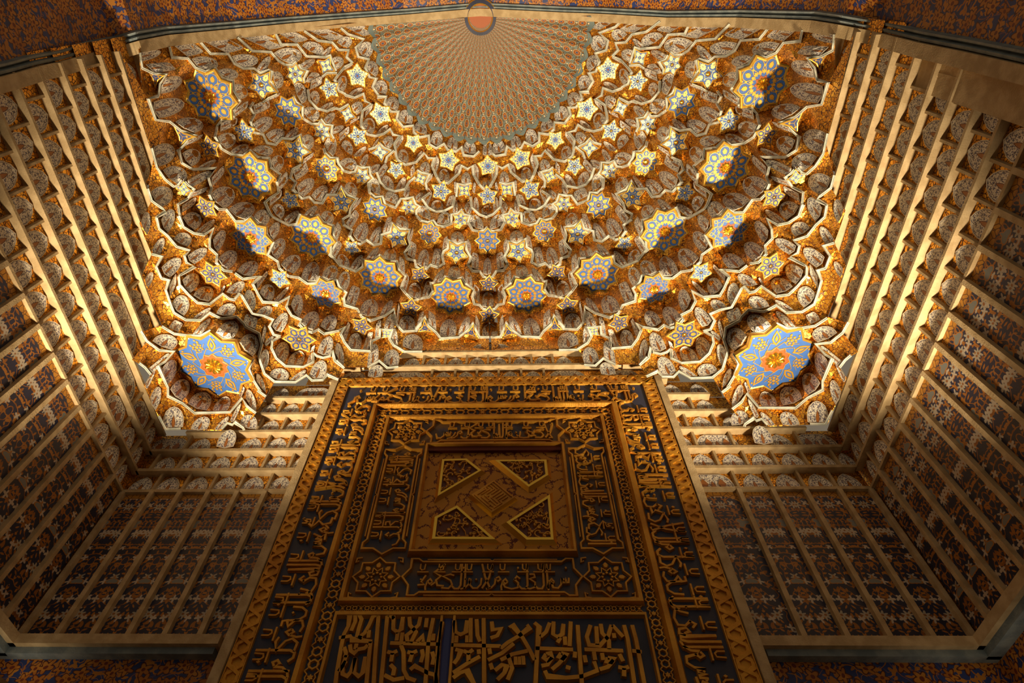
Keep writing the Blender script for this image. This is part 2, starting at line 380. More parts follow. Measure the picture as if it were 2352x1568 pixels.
PETALS = """326 141 323 121 370 119
354 167 334 148 397 151 r
431 130 401 106 456 108 r
522 122 472 97 540 98 r
472 164 440 135 497 139
558 156 533 129 591 133
532 183 500 163 541 162
369 215 382 178 418 189
619 114 553 84 631 90 r
679 98 642 78 693 81 r
758 93 707 69 772 75 r
670 148 629 122 686 115
606 166 590 157 620 130
733 127 694 105 732 100
749 130 737 126 761 107
704 159 690 148 722 136
636 203 627 167 651 179
552 227 535 196 567 205
772 159 762 135 789 137
702 188 716 166 733 179
712 206 715 185 740 183 r
693 238 675 196 703 205
835 83 794 63 845 64 r
799 110 774 97 803 85
846 134 820 114 851 98
863 177 841 153 863 144
886 217 860 203 881 185
788 211 774 189 795 177
822 218 800 217 829 201
791 161 792 154 809 148 r
727 240 712 218 731 213
752 255 735 249 763 235
365 272 353 234 424 236
447 305 403 280 458 275
417 338 429 323 463 314 r
506 302 507 282 545 278 r
520 342 500 314 540 312
366 382 353 338 402 343
554 356 529 348 567 331
537 270 538 252 570 238 r
586 263 582 242 619 237 r
602 306 581 284 624 271
633 328 610 309 651 298
672 319 654 315 683 292
610 233 615 223 642 217 r
710 344 694 316 719 316
720 280 694 254 729 252
758 284 744 274 768 259
764 308 770 291 790 293
765 359 745 332 769 316
615 359 580 344 619 336
780 325 779 307 802 297 r
820 263 807 243 832 237
912 254 887 238 908 223
946 285 916 275 935 252
979 309 952 298 969 280
855 307 832 288 855 273
881 308 864 308 889 286
894 341 879 324 901 315
807 356 784 335 803 326
828 358 812 357 839 336
911 343 909 330 926 314 r
838 270 840 255 856 243 r
804 285 807 276 826 269 r
865 329 855 338 869 317
936 374 914 360 930 344
958 370 948 373 969 346
409 424 374 391 424 390
445 428 431 414 485 394
440 382 419 352 458 349
477 385 453 386 493 366
487 429 486 408 515 388 r
515 479 484 445 535 435
372 475 346 440 394 436
436 454 445 440 474 435 r
417 489 419 471 450 460 r
563 505 525 481 578 467
447 528 420 500 458 493
472 534 450 533 491 504
386 534 370 505 400 484
640 394 621 370 649 361
641 440 636 419 661 402 r
620 473 620 455 647 443 r
645 503 625 479 649 473
680 414 671 389 706 381 r
697 452 681 428 721 412
738 462 715 449 749 426
769 444 757 444 779 416
713 500 698 493 727 472
761 515 737 496 760 487
665 513 652 503 686 484
610 518 583 498 613 484
695 377 698 365 720 354 r
808 391 779 374 812 365
837 383 826 375 845 354
856 399 852 383 874 380
874 411 866 397 888 379 r
903 437 878 417 894 406
926 435 908 437 928 407
872 448 848 431 863 409
910 470 883 458 903 443 r
817 452 791 433 812 421
937 454 926 447 939 426
944 408 953 394 947 382 r
984 397 964 388 981 372
980 422 984 408 994 403 r
962 464 954 452 972 443
982 473 970 457 988 436 r
988 505 959 488 976 474
808 486 813 470 829 459 r
1017 481 991 478 1005 459
1013 336 989 325 1008 301
1048 347 1027 334 1044 316
1092 354 1065 346 1081 323
1030 417 1007 409 1023 388
1080 420 1060 419 1071 395
1099 418 1089 402 1095 381 r
1002 399 994 382 1006 362 r
1054 398 1042 406 1052 379 r
1049 441 1044 443 1045 417 r
1090 445 1085 439 1091 420 r
1037 470 1024 474 1038 449 r
1051 487 1040 487 1047 459
1079 493 1066 478 1081 465
1099 489 1087 474 1095 454
1031 514 1004 511 1024 486
1110 527 1079 515 1094 494
1065 556 1036 552 1052 531
1026 566 1016 573 1024 544 r
1081 586 1072 569 1078 554 r
1099 619 1083 614 1092 581 r
368 583 349 576 375 546
338 539 324 509 343 491
431 566 399 549 431 536
447 606 431 587 475 571
500 578 489 551 518 532
524 619 501 594 542 578
390 637 371 614 415 594
437 672 419 643 456 633
579 634 544 623 585 599
340 660 333 641 352 627
390 683 389 656 405 638 r
422 725 395 697 429 682
479 692 444 678 482 658
463 732 442 732 482 706
534 724 497 720 530 696
409 762 388 752 411 738 r
461 768 443 766 482 731
532 779 496 763 540 738
551 672 520 671 555 645
508 677 504 674 516 656 r
591 662 589 650 614 626 r
622 692 596 672 624 655
642 690 630 689 663 658
580 715 561 679 583 674
617 725 591 719 619 702
586 755 558 743 579 725 r
647 762 625 749 658 718
687 728 668 700 692 680
719 759 691 741 727 716
765 760 736 749 766 723
674 628 645 607 686 587
637 595 620 568 654 551
628 550 618 526 642 514
726 646 692 637 723 601
769 642 739 635 767 609
795 666 776 643 800 626
774 554 764 537 780 515 r
770 593 760 582 782 556 r
806 527 795 512 821 487 r
834 557 811 539 842 512
865 559 848 551 873 520
892 533 879 534 895 499 r
937 526 910 514 926 496
858 596 840 596 867 568
907 598 880 591 900 571
802 615 775 601 790 585
821 618 804 615 831 585
930 631 917 619 923 592 r
952 595 936 584 950 557 r
981 615 958 605 978 572
941 562 940 546 949 527 r
1008 610 991 608 1006 571 r
815 704 794 695 819 658 r
864 725 826 720 854 686
894 719 873 723 898 689
914 743 911 727 917 700 r
952 758 917 753 937 724
903 754 882 753 902 720
968 749 957 753 969 716 r
1002 758 985 743 992 718 r
871 775 862 775 872 735 r
795 779 790 774 803 743 r
914 792 900 781 906 751
969 804 925 795 952 767
932 672 923 660 936 631 r
964 687 937 674 957 650
983 680 969 681 985 645 r
1056 636 1029 634 1045 610
1010 647 993 649 1017 618
1085 661 1069 646 1076 626 r
1101 695 1087 682 1095 657 r
1046 770 1010 770 1032 732
1075 758 1052 769 1073 727
1102 772 1092 752 1097 730 r
395 803 350 783 395 770
350 856 341 846 390 814 r
338 893 334 880 357 848
385 883 371 848 406 832
419 920 391 894 431 874
474 942 432 927 474 901
522 942 489 942 519 910
420 980 375 980 400 933
475 985 438 985 470 956
509 985 493 985 524 956
538 966 529 964 553 925
536 1025 497 1025 529 986
357 942 345 912 369 892
588 945 565 916 577 898
588 985 552 976 576 952
553 914 549 907 561 890 r
580 818 550 786 588 772
609 849 597 822 616 806
658 874 619 863 649 846
683 873 665 873 701 849
652 832 631 805 660 789
694 837 660 836 688 805
714 829 704 836 720 794 r
758 814 729 809 757 772
743 869 710 863 741 827
611 795 610 783 629 773
606 788 601 776 610 750 r
610 900 590 876 597 861
789 840 770 810 782 792
826 803 799 792 821 765
846 802 833 802 852 763 r
793 782 787 774 802 742 r
868 828 844 841 859 789
914 839 881 833 904 802
877 864 845 864 867 837
873 772 861 775 870 740 r"""
PETALSC = """1130 355 1109 355 1120 324
1130 430 1109 430 1120 402
1134 492 1107 490 1120 472
1128 628 1110 628 1120 591
1133 703 1108 703 1121 668
1142 772 1109 772 1125 743"""
CORNICES = """389 108 395 132 432 134 449 155 472 164 493 156 511 179 535 185 537 209 551 232 535 252 537 271
461 97 484 123 524 124 538 146 559 157 583 157 598 167 617 160 624 164 620 185 638 212
546 86 580 117 622 119 640 140 654 148 671 149 680 141
686 148 692 158 706 163 698 180 699 191
633 77 646 102 683 102 704 129 748 131 758 127 762 137 772 163
699 71 731 93 763 97 778 114 801 115 796 131 810 144
783 64 799 78 836 90 817 109 823 130 847 136 839 155 849 177 864 180 856 199 869 218 867 222 887 222 883 237 898 256 915 256 911 273 926 291 949 288 951 304 964 315 985 311 986 331 1002 340 1020 330 1028 343 1047 348 1060 338 1065 356 1088 359 1101 347
740 176 751 167 774 167
810 145 792 153 776 172 769 183 778 208 792 215 794 218 814 224 835 215 839 232 853 239 833 254 830 275 830 289 844 308 862 312 881 307 896 296 903 309 919 312 906 329 910 357 914 367 931 378 956 372 974 351 983 363 998 363 992 382 1004 407 1011 419 1029 420 1054 398 1060 380 1074 388 1086 380 1088 402 1101 423 1110 433 1120 434
707 205 710 230 729 249 751 255 770 246
760 253 771 248 780 251 801 239
673 220 681 234 695 245 695 271 715 284 731 284 738 275 747 286 763 288 761 307 767 318
604 235 617 225 637 216
582 234 574 247 584 264 576 279 583 304 604 309 613 328 633 332 647 317 670 319 690 310 694 330 713 348
322 121 324 139 327 156 354 169 382 171 368 192 364 219 363 221 341 227 358 275 390 279 416 300 452 312 431 323 413 343 409 344 418 374 443 389 497 386 479 408 486 433 481 447 491 470 502 480 520 481 541 508 540 508 561 508 576 498 592 514 611 521 613 539 628 557 615 585 638 600 642 616 663 634 686 637 706 651 726 650 734 637 751 645 772 642 773 643 780 659 796 672 790 684 792 700 821 709 831 727 851 736 883 725 906 709 906 725 910 745 926 761 955 759 954 759 967 741 975 728 983 747 1002 763 1013 777 1054 774 1074 758 1087 742 1092 756 1102 774 1124 774
538 271 509 275 499 289 494 314 509 341 531 354 559 357 560 355 574 346 592 361 618 363 622 385 644 401 636 417 639 442 620 454 608 465 620 490 626 498 647 509 663 517 681 514 688 493 713 501 730 494 742 510 765 518 766 539 773 557 757 585 779 605
349 340 361 385 379 411 399 428 408 426 417 413
425 417 434 426 445 433 431 456 409 469 413 494 411 496 422 521 445 535 468 539 491 524 482 548 482 569 499 585 497 603 515 621 534 623
340 433 349 461 374 479 380 486 359 499 360 500 366 525 386 542 406 566 436 575 424 587 429 603 447 612 413 632 411 636 413 654 434 677 454 695 481 698 512 674 527 686 538 688 550 674 556 679 580 720 606 725 628 734 619 749 629 768 645 772
349 583 372 589 359 612 370 637 372 639 388 643 381 666 391 695 400 718 427 734 461 735 482 718 509 732 543 727 560 743 563 750 595 766 601 792 594 819 608 858 631 876 679 877 704 861 717 873 742 872 752 860 777 871
540 627 558 640 586 636 599 633 581 652 594 677 604 693 640 695 665 681 658 704 670 724 692 734 688 745 701 759 717 763 731 756 744 766 778 759 792 750 783 767 792 786 806 803 851 806 854 783 872 774 873 755 883 757 901 757 895 778 904 792 929 807 970 807
765 548 760 564 760 585 780 609 817 623 833 612 834 598 857 599 872 586 890 599 911 600 916 619 931 634 921 660 933 674 949 690 971 684 985 682 994 668 990 651 1013 648 1022 635 1040 642 1061 637 1069 651 1088 665 1085 680 1090 698 1102 700 1110 709 1122 711
744 340 747 351 759 362 776 363 773 362 778 376 789 392 803 396 815 394 821 381 831 385 848 384 851 401 857 410 846 420 849 442 862 452 878 451 885 469 908 476 921 456 931 456 948 453 955 469 964 474 956 483 956 494 967 506 983 510 995 506 1004 517 1019 520 1036 513 1037 492 1051 490 1060 482 1065 492 1079 495 1075 510 1086 528 1101 531 1111 529 1120 521
692 378 672 388 667 408 679 419 672 435 694 456 710 452 722 465 740 466 751 447 774 447 776 445 783 429 798 447 819 456 805 478 802 494 787 503 789 516 808 528 803 541 815 557 828 560 842 551 858 563 874 559 876 539 896 532 901 513 919 525 940 528 937 546 942 562 929 580 935 594 953 598 956 612 967 618 980 617 989 608 1006 614 1019 605 1015 587 1019 576 1029 570 1030 552 1051 560 1070 556 1071 572 1081 590 1075 609 1085 622 1102 623 1111 635 1121 638
846 343 862 338 872 329 881 338 899 346
905 345 889 360 885 374
865 395 874 418 886 432 906 439 930 434 940 417 954 406
958 390 967 396 986 400 978 421 981 436
988 442 969 456 983 476 1001 486 1020 484 1040 474 1044 451
1048 452 1051 421 1069 425 1083 420
1081 451 1083 476 1101 492 1120 499
719 810 728 817 742 821 758 817 763 805 770 829 772 828 791 845
844 843 871 828 890 844 915 842
644 772 626 783 624 799 635 822 656 840 697 842 719 831 719 810
540 784 549 810 581 826 572 847 583 874 599 899 592 896 611 910
324 760 338 783 366 804 400 807 379 830 363 840 386 890 386 909 420 926 447 948 529 946 556 914 567 932 588 948
320 833 334 844 347 860
365 955 381 985 415 984
509 985 522 971 534 975 540 969 559 982 561 988
372 749 400 766 431 770 461 770 482 759 509 777 513 779 540 780"""
# ------------------------------------------------------------------ the room shell
def ZK(k): return 4.069+0.2554*k
def XK(k): return 3.638-0.02*k
def YK(k): return 4.0-0.03*k
def mesh_obj(name, V, F, mat, parent=None, **kw): return link(name, mesh(name, V, F, **kw), parent, mat)
fl = MB(); fl.box((-3.8, -6, -CZ-0.1), (3.5, 4.3, -CZ)); flo = fl.obj('floor', M_FLOOR); tag(flo, 'stone floor below the niche, out of the photograph', kind='structure')
WL = MB(); WR = MB(); WB = MB()                      # wall bodies
WALLX = 3.69
# lower walls with the vine scroll, below the beam
def plane_uv(mb, quad, uvs, m=0): mb.add(quad, [(0, 1, 2, 3)], m, uvs)
for side, mb in ((-1, WL), (1, WR)):
    x = -WALLX if side < 0 else WALLX-0.374
    plane_uv(mb, [(x, -0.2, -CZ), (x, 4.02, -CZ), (x, 4.02, 2.46), (x, -0.2, 2.46)], [(-0.2, 0), (4.0, 0), (4.0, 4.06), (-0.2, 4.06)])
    plane_uv(mb, [(x-0.02*side*0, -0.2, 2.46), (x, 4.05, 2.46), (x, 4.05, 4.08), (x, -0.2, 4.08)], [(0, 0)]*4, 1)
plane_uv(WB, [(-WALLX, 4.02, -CZ), (WALLX-0.374, 4.02, -CZ), (WALLX-0.374, 4.02, 2.46), (-WALLX, 4.02, 2.46)], [(0.3, 0.2), (7.3, 0.2), (7.3, 4.26), (0.3, 4.26)])
plane_uv(WB, [(-WALLX, 4.05, 2.46), (WALLX-0.374, 4.05, 2.46), (WALLX-0.374, 4.05, 4.08), (-WALLX, 4.05, 4.08)], [(0, 0)]*4, 1)
RL = 0.05                                            # depth of the coffers
YEND = {0: 4.02, 1: 3.99, 2: 3.96, 3: on_x(303, 826, -XK(3)).y+0.05, 4: on_x(327, 763, -XK(4)).y+0.1, 5: on_x(326, 632, -XK(5)).y+0.1, 6: on_x(330, 535, -XK(6)).y+0.05, 7: on_x(342, 430, -XK(7)).y, 8: on_x(353, 356, -XK(8)).y}
Y0 = 0.60
for k in range(9):
    z0, z1 = ZK(k), ZK(k+1); xp = -(XK(k)+RL)
    ye = YEND[k] if k > 2 else 4.1
    q = [(xp, Y0-0.15, z0), (xp, ye, z0), (xp, ye, z1+0.03), (xp, Y0-0.15, z1+0.03)]
    WL.add(q, [(0, 1, 2, 3)], 1); WR.add([mir(p) for p in q], [(0, 1, 2, 3)], 1)
ROWX = {0: (-3.7, 3.3), 1: (-3.7, 3.3), 2: (-3.7, 3.3), 3: (-3.3, 2.9), 4: (-2.9, 2.5), 5: (-2.7, 2.3), 6: (-2.3, 1.9), 7: (-2.0, 1.6), 8: (-1.9, 1.5)}
for k in range(9):
    y = YK(k)+RL; a, b = ROWX[k]
    WB.add([(a, y, ZK(k)), (b, y, ZK(k)), (b, y, ZK(k+1)+0.03), (a, y, ZK(k+1)+0.03)], [(0, 1, 2, 3)], 1)
wl = WL.obj('wall_left', [M_BAND, M_MOS], uv=True); wr = WR.obj('wall_right', [M_BAND, M_MOS], uv=True); wb = WB.obj('wall_back', [M_BAND, M_MOS], uv=True)
tag(wl, 'left side wall of the niche, coffered gold grid above dark flowered panels', kind='structure')
tag(wr, 'right side wall of the niche, coffered gold grid above dark flowered panels', kind='structure')
tag(wb, 'back wall of the niche behind the great gold inscription panel', kind='structure')
# ---- pieces of the coffered grid; shared meshes, placed by translation
def petal_geo(out, P, uvf, sc, off, depth=0.0, thick=0.02, rings=True):
    "out: outline (2D); P(x,y,h); uvf -> (u,v); sc: metres per 2D unit; depth: hollow at the middle"
    n = len(out); cx = sum(p[0] for p in out)/n; cy = sum(p[1] for p in out)/n
    ins = [(cx+(x-cx)*0.86, cy+(y-cy)*0.86) for x, y in out]
    mid = [(cx+(x-cx)*0.45, cy+(y-cy)*0.45) for x, y in out]
    pl = [(p, -thick) for p in out]+[(p, 0) for p in out]+[(p, -depth*0.25) for p in ins]+[(p, -depth*0.8) for p in mid]+[((cx, cy), -depth)]
    V = [P(p[0], p[1], h) for p, h in pl]
    uv = [uvf(*p) for p, h in pl]; uv2 = [(p[0]*sc+off[0], p[1]*sc+off[1]) for p, h in pl]
    ed = [1]*(2*n)+[0]*(2*n+1)
    F = []
    for i in range(n):
        j = (i+1) % n
        for r in range(3): F.append((r*n+i, r*n+j, (r+1)*n+j, (r+1)*n+i))
        F.append((3*n+i, 3*n+j, 4*n))
    return V, F, uv, uv2, ed
def petal_mesh(name, geo, up=True):
    V, F, uv, uv2, ed = geo
    me = mesh(name, V, F, up, uv, uv2)
    at = me.attributes.new('edge', 'FLOAT', 'POINT'); at.data.foreach_set('value', ed)
    return me
def ogive(w, h, nd=1):
    if nd == 1: P = [(-.5, 0), (-.53, .3), (-.45, .58), (-.26, .84), (0, 1), (.26, .84), (.45, .58), (.53, .3), (.5, 0)]
    else: P = [(-.5, 0), (-.505, .35), (-.45, .65), (-.36, .87), (-.25, .99), (.25, .99), (.36, .87), (.45, .65), (.505, .35), (.5, 0)]
    return [(x*w, y*h) for x, y in P]
def uv_drops(w, h, nd):
    def f(x, y):
        if nd == 1: return (x/(w/2), y/h)
        return (x/(w/2), y/h)
    return f
_cache = {}
def cell_petal(kind, w, var):
    key = (kind, round(w, 2), var)
    if key in _cache: return _cache[key]
    h = 0.205; nd = 1 if w < 0.27 else 2
    P = {'L': lambda x, y, d: (d, x, y), 'R': lambda x, y, d: (-d, x, y), 'B': lambda x, y, d: (x, -d, y)}[kind]
    g = petal_geo(ogive(w, h, nd), P, uv_drops(min(w, 0.24), h, nd), 1.0, (var*3.7, var*1.3), 0.004, 0.03)
    _cache[key] = petal_mesh('niche_petal', g, False); _cache[key].materials.append(M_PET); return _cache[key]
def drop_mesh(kind):
    key = ('drop', kind)
    if key not in _cache:
        P = {'L': lambda x, y: (0.003, x, y), 'R': lambda x, y: (-0.003, x, y), 'B': lambda x, y: (x, -0.003, y)}[kind]
        pts = [(-.005, 0.0), (-.008, .012), (-.03, .03), (-.036, .05), (-.024, .078), (0, .118), (.024, .078), (.036, .05), (.03, .03), (.008, .012), (.005, 0)]
        me = mesh('cypress', [P(*p) for p in pts], [tuple(range(11))], False); me.materials.append(M_RUST2); _cache[key] = me
    return _cache[key]
M_RUST2 = material('rust_cypress', lambda b: mixc(noise(objco(), 60.0, 2.0)[0], (0.22, 0.06, 0.01), (0.48, 0.18, 0.03)), 0.5)
def put(name, me, loc, parent):
    o = bpy.data.objects.new(name, me); C.objects.link(o); o.location = (loc[0], loc[1], loc[2]+CZ); o.parent = parent; return o
def boxmesh(name, a, b, mat):
    m = MB(); m.box(a, b); me = mesh(name, m.V, m.F, False); me.materials.append(mat); return me
def place_cell(kind, parent, pos, w, var):
    nd = 1 if w < 0.27 else (2 if w < 0.5 else 3)
    o = put('niche_petal', cell_petal(kind, w, var), pos, parent)
    if nd > 1:
        for i in range(nd):
            s = (i-(nd-1)/2)*w/(nd+0.3)
            p = (pos[0]+s, pos[1]-0.002, pos[2]+0.02) if kind == 'B' else (pos[0]+(0.002 if kind == 'L' else -0.002), pos[1]+s, pos[2]+0.02)
            d = bpy.data.objects.new('cypress', drop_mesh(kind)); C.objects.link(d); d.location = Vector(p)-Vector(pos); d.parent = o
RIBL = boxmesh('rib', (-0.052, -0.010, 0.014), (-0.012, 0.010, 0.2554-0.010), M_CREAM)
RIBR = boxmesh('rib', (0.012, -0.010, 0.014), (0.052, 0.010, 0.2554-0.010), M_CREAM)
RIBB = boxmesh('rib', (-0.012, 0.006, 0.018), (0.012, 0.052, 0.2554-0.010), M_CREAM)
SIDE = {0: [1.172+.2615*i for i in range(11)], 1: [0.777+.262*i for i in range(9)]+[3.145, 3.507, 3.788],
        2: [0.897+.263*i for i in range(7)]+[2.76, 3.40, 3.74], 3: [0.748+.262*i for i in range(7)], 4: [0.872+.2615*i for i in range(8)],
        5: [0.741+.2535*i for i in range(6)], 6: [0.871+.249*i for i in range(4)], 7: [0.725+.2465*i for i in range(3)]}
SIDE[0] = [0.91, 0.648]+SIDE[0]; SIDE[0].sort(); SIDE[2].insert(0, 0.636); SIDE[4].insert(0, 0.62); SIDE[6].insert(0, 0.622)
SIDE[1][0:0] = []; SIDE[8] = []
WIDE = {8: [(0.75, .19), (1.10, .46)], 7: [(1.46, .44)], 6: [(1.78, .36)], 5: [(2.2, .40)], 4: [], 3: [(2.72, .62)], 2: [(3.12, .30)]}
def side_cells(k):
    R = SIDE[k]; cells = []; prev = 0.5
    for y in R+[min(YEND[k]-0.02, 3.97)]:
        if y-prev > 0.14: cells.append((prev, y))
        prev = y
    return cells
for k in range(9):
    z = ZK(k); X = -XK(k)
    for y in SIDE[k]:
        if y > YEND[k]: continue
        p = Vector((X, y, z)); put('rib', RIBL, p, wl); put('rib', RIBR, mir(p), wr)
    if k < 8:
        for i, (a, b) in enumerate(side_cells(k)):
            wdt = min(b-a-0.06, 0.62); yc = (a+b)/2
            if a < 0.55: continue
            if b-a > 0.34 and wdt < 0.27: wdt = 0.3
            p = Vector((X-RL+0.014, yc, z+0.02))
            place_cell('L', wl, p, round(min(wdt, 0.2 if b-a < 0.3 else wdt), 2), (i*3+k) % 5)
            place_cell('R', wr, mir(p), round(min(wdt, 0.2 if b-a < 0.3 else wdt), 2), (i*3+k+2) % 5)
        # the half cell at the arch
        y1 = SIDE[k][0]; p = Vector((X-RL+0.014, y1-0.13, z+0.02))
        if y1-0.13 > 0.72: place_cell('L', wl, p, 0.2, k % 5); place_cell('R', wr, mir(p), 0.2, (k+1) % 5)
    for yc, wd in (WIDE[8] if k == 8 else []):
        p = Vector((X-RL+0.014, yc, z+0.02)); place_cell('L', wl, p, wd, 1); place_cell('R', wr, mir(p), wd, 2)
    ye = max(YEND.get(k, 0), YEND.get(k-1, 0) if k > 0 else 0); ye = min(ye, YK(k)+0.05)
    lm = boxmesh('ledge', (-0.08, Y0-0.05, -0.016), (0.0, ye, 0.010), M_CREAM)
    rm = boxmesh('ledge', (0.0, Y0-0.05, -0.016), (0.08, ye, 0.010), M_CREAM)
    put('ledge', lm, (X, 0, z), wl); m = mir((X, 0, z)); put('ledge', rm, m, wr)
# ---- back wall rows: rib pixels, petal (pixel, width in cells) at the level of each ledge
ROWS = {0: (1119, [351, 418, 481, 546, 611], [(322, 1), (385, 1), (450, 1), (514, 1), (579, 1), (640, 1)], 1119, [1699, 1777, 1852, 1926], [(1641, 1.6), (1738, 1), (1814, 1), (1889, 1), (1957, 1)]),
        1: (1068, [348, 408, 474, 536, 602, 663], [(378, 1), (441, 1), (505, 1), (569, 1), (633, 1), (690, .8)], 1066, [1653, 1721, 1789, 1859, 1931], [(1618, 1), (1687, 1), (1755, 1), (1824, 1), (1895, 1), (1950, .7)]),
        2: (1022, [424, 608, 661], [(388, 1.7), (461, 1), (578, 1), (635, 1), (689, 1)], 1022, [1603, 1690, 1845], [(1565, 1), (1650, 1.7), (1797, 1), (1880, 1.6)]),
        3: (982, [590, 646, 702], [(620, .9), (675, .9), (727, .8)], 978, [1582, 1650], [(1548, .8), (1615, 1), (1684, .9)]),
        4: (942, [639, 693], [(617, .8), (667, .9), (721, .9)], 934, [1593], [(1563, .9), (1621, .9)]),
        5: (904, [], [(645, .9), (719, 1.6)], 893, [], [(1543, .9), (1603, .9)]),
        6: (870, [989, 1043, 1094, 1145], [(811, 1.2), (936, 1.75), (1017, .85), (1069, .85), (1120, .85)], 870, [1198, 1251], [(1172, .85), (1225, .85), (1304, 1.75), (1440, 1.2)]),
        7: (842, [969, 1020, 1070, 1120], [(820, .85), (945, .85), (994, .85), (1045, .85), (1095, .85)], 842, [1171, 1222, 1272], [(1146, .85), (1197, .85), (1246, .85), (1297, .85), (1426, .85)]),
        8: (804, [], [(1028, 2.1), (1127, 2.1)], 804, [], [(1226, 2.1)])}
SPANS = {0: [(-3.66, 3.27)], 1: [(-3.64, 3.25)], 2: [(-3.62, 3.23)], 3: [(-3.35, -1.9), (1.5, 2.98)], 4: [(on_y(588, 948, YK(4)).x, -1.9), (1.5, 2.3)], 5: [(on_y(611, 911, YK(5)).x, -1.9), (1.5, 2.15)], 6: [(-2.02, 1.75)], 7: [(-2.0, -1.72), (-1.62, 1.25), (1.3, 1.7)], 8: [(-1.32, 0.95)], 9: []}
for k in range(9):
    y = YK(k); z = ZK(k); py, rl, pl, py2, rr, pr = ROWS[k]
    for rs, pyy in ((rl, py), (rr, py2)):
        for px in rs: put('rib', RIBB, (on_y(px, pyy, y).x, y, z), wb)
    for ps, pyy in ((pl, py), (pr, py2)):
        for i, (px, wc) in enumerate(ps):
            wd = 0.2*wc if wc <= 1 else 0.235*wc
            place_cell('B', wb, (on_y(px, pyy+4, y+RL).x, y+RL-0.014, z+0.018), round(wd, 2), (i+k) % 5)
    for a, b in SPANS[k]:
        put('ledge', boxmesh('ledge', (a, 0, -0.016), (b, 0.09, 0.020), M_CREAM), (0, y, z), wb)
# ---- dark flowered panels between long ribs
ZB, ZT = 2.53, 4.06
def garden(parent, P, s0, s1, off):
    c = (s0+s1)/2; hw = (s1-s0)/2; V = []; uv = []; uv2 = []
    for zz in (ZB, ZT):
        for s in (s0, s1):
            V.append(P(s, zz)); uv.append((s-c, zz+off)); uv2.append(((s-c)/hw, (zz-(ZT-0.06-hw))/hw))
    link('flowered_panel', mesh('flowered_panel', V, [(0, 1, 3, 2)], True, uv, uv2), parent, M_GARD)
LR = [0.64, 0.905]+[1.172+.2615*i for i in range(11)]
lrl = boxmesh('rib', (-0.05, -0.02, ZB), (0.0, 0.02, ZT), M_CREAM)
lrr = boxmesh('rib', (0.0, -0.02, ZB), (0.05, 0.02, ZT), M_CREAM)
lrb = boxmesh('rib', (-0.02, 0.0, ZB), (0.02, 0.05, ZT), M_CREAM)
XL = -3.635; XR = 3.635-0.374
edges = [0.3]+LR+[3.99]
for i in range(len(edges)-1):
    garden(wl, lambda s, z: (XL-0.035, s, z), edges[i], edges[i+1], 0.0); garden(wr, lambda s, z: (XR+0.035, s, z), edges[i], edges[i+1], 0.4)
for y in LR: put('rib', lrl, (XL+0.005, y, 0), wl); put('rib', lrr, (XR-0.005, y, 0), wr)
bl = [on_y(px, 1130, 4.0).x for px in (349, 413, 478, 544, 608)]; br = [on_y(px, 1128, 4.0).x for px in (1699, 1777, 1853, 1931)]
for x in bl+br: put('rib', lrb, (x, 3.99, 0), wb)
for ed in ([XL-0.03]+bl+[-2.03], [1.68]+br+[XR+0.03]):
    for i in range(len(ed)-1): garden(wb, lambda s, z: (s, 4.035, z), ed[i], ed[i+1], 0.2)
put('rib', lrb, (XL+0.0, 3.99, 0), wb); put('rib', lrb, (XR, 3.99, 0), wb)
# ---- beam under the panels and the grey fillet below it
for nm, par, a, b, mat in (
    ('beam', wb, (XL-0.05, 3.90, 2.455), (-2.07, 4.06, 2.53), M_CREAM), ('beam', wb, (1.72, 3.90, 2.455), (XR+0.05, 4.06, 2.53), M_CREAM),
    ('beam', wl, (XL-0.06, Y0-0.9, 2.455), (XL+0.09, 3.98, 2.53), M_CREAM), ('beam', wr, (XR-0.09, Y0-0.9, 2.455), (XR+0.06, 3.98, 2.53), M_CREAM),
    ('fillet', wb, (XL-0.05, 3.945, 2.405), (-2.1, 4.06, 2.455), M_GREY), ('fillet', wb, (1.75, 3.945, 2.405), (XR+0.05, 4.06, 2.455), M_GREY),
    ('fillet', wl, (XL-0.06, Y0-0.9, 2.405), (XL+0.045, 3.98, 2.455), M_GREY), ('fillet', wr, (XR-0.045, Y0-0.9, 2.405), (XR+0.06, 3.98, 2.455), M_GREY)):
    m = MB(); m.box(a, b); m.obj(nm, mat, par)
# ------------------------------------------------------------------ the front arch: reveal strip, soffit with vine scroll, gilded rope
ARL = [(0, 211), (54, 195.6), (102, 180), (156, 167), (238, 141), (286, 129), (326.5, 117), (394.6, 102), (544, 85), (680, 70), (800, 59.5), (933, 49), (1069, 37), (1103, 34.5), (1134, 36), (1290, 44), (1375, 47.6), (1528, 57.8), (1688, 60), (1858, 70), (1919, 81.6), (1994, 97), (2096, 126), (2198, 150), (2352, 190)]
arc = []
for px, py in ARL:
    d = ray(px, py)
    if px < 290 or px > 1975:
        t = (-3.56 if px < 290 else 3.12)/d.x
        p = d*t
        arc.append(p)
    else: arc.append(d*hull_t(px, py))
for i in range(len(arc)):                         # settle the curve on one smooth plane front to back
    arc[i] = arc[i]*1.0
a0 = arc[0].copy(); a1 = arc[-1].copy()
arc = [Vector((a0.x-0.03, a0.y+0.06, z)) for z in (-CZ, 2.0, 3.2, 4.0)]+arc+[Vector((a1.x+0.03, a1.y+0.06, z)) for z in (3.8, 3.2, 2.0, -CZ)]
def dense(P, step=0.12):
    o = [P[0]]
    for a, b in zip(P, P[1:]):
        n = max(1, int((b-a).length/step))
        o += [a.lerp(b, (i+1)/n) for i in range(n)]
    return o
arcd = dense(arc)
ln = [0]
for a, b in zip(arcd, arcd[1:]): ln.append(ln[-1]+(b-a).length)
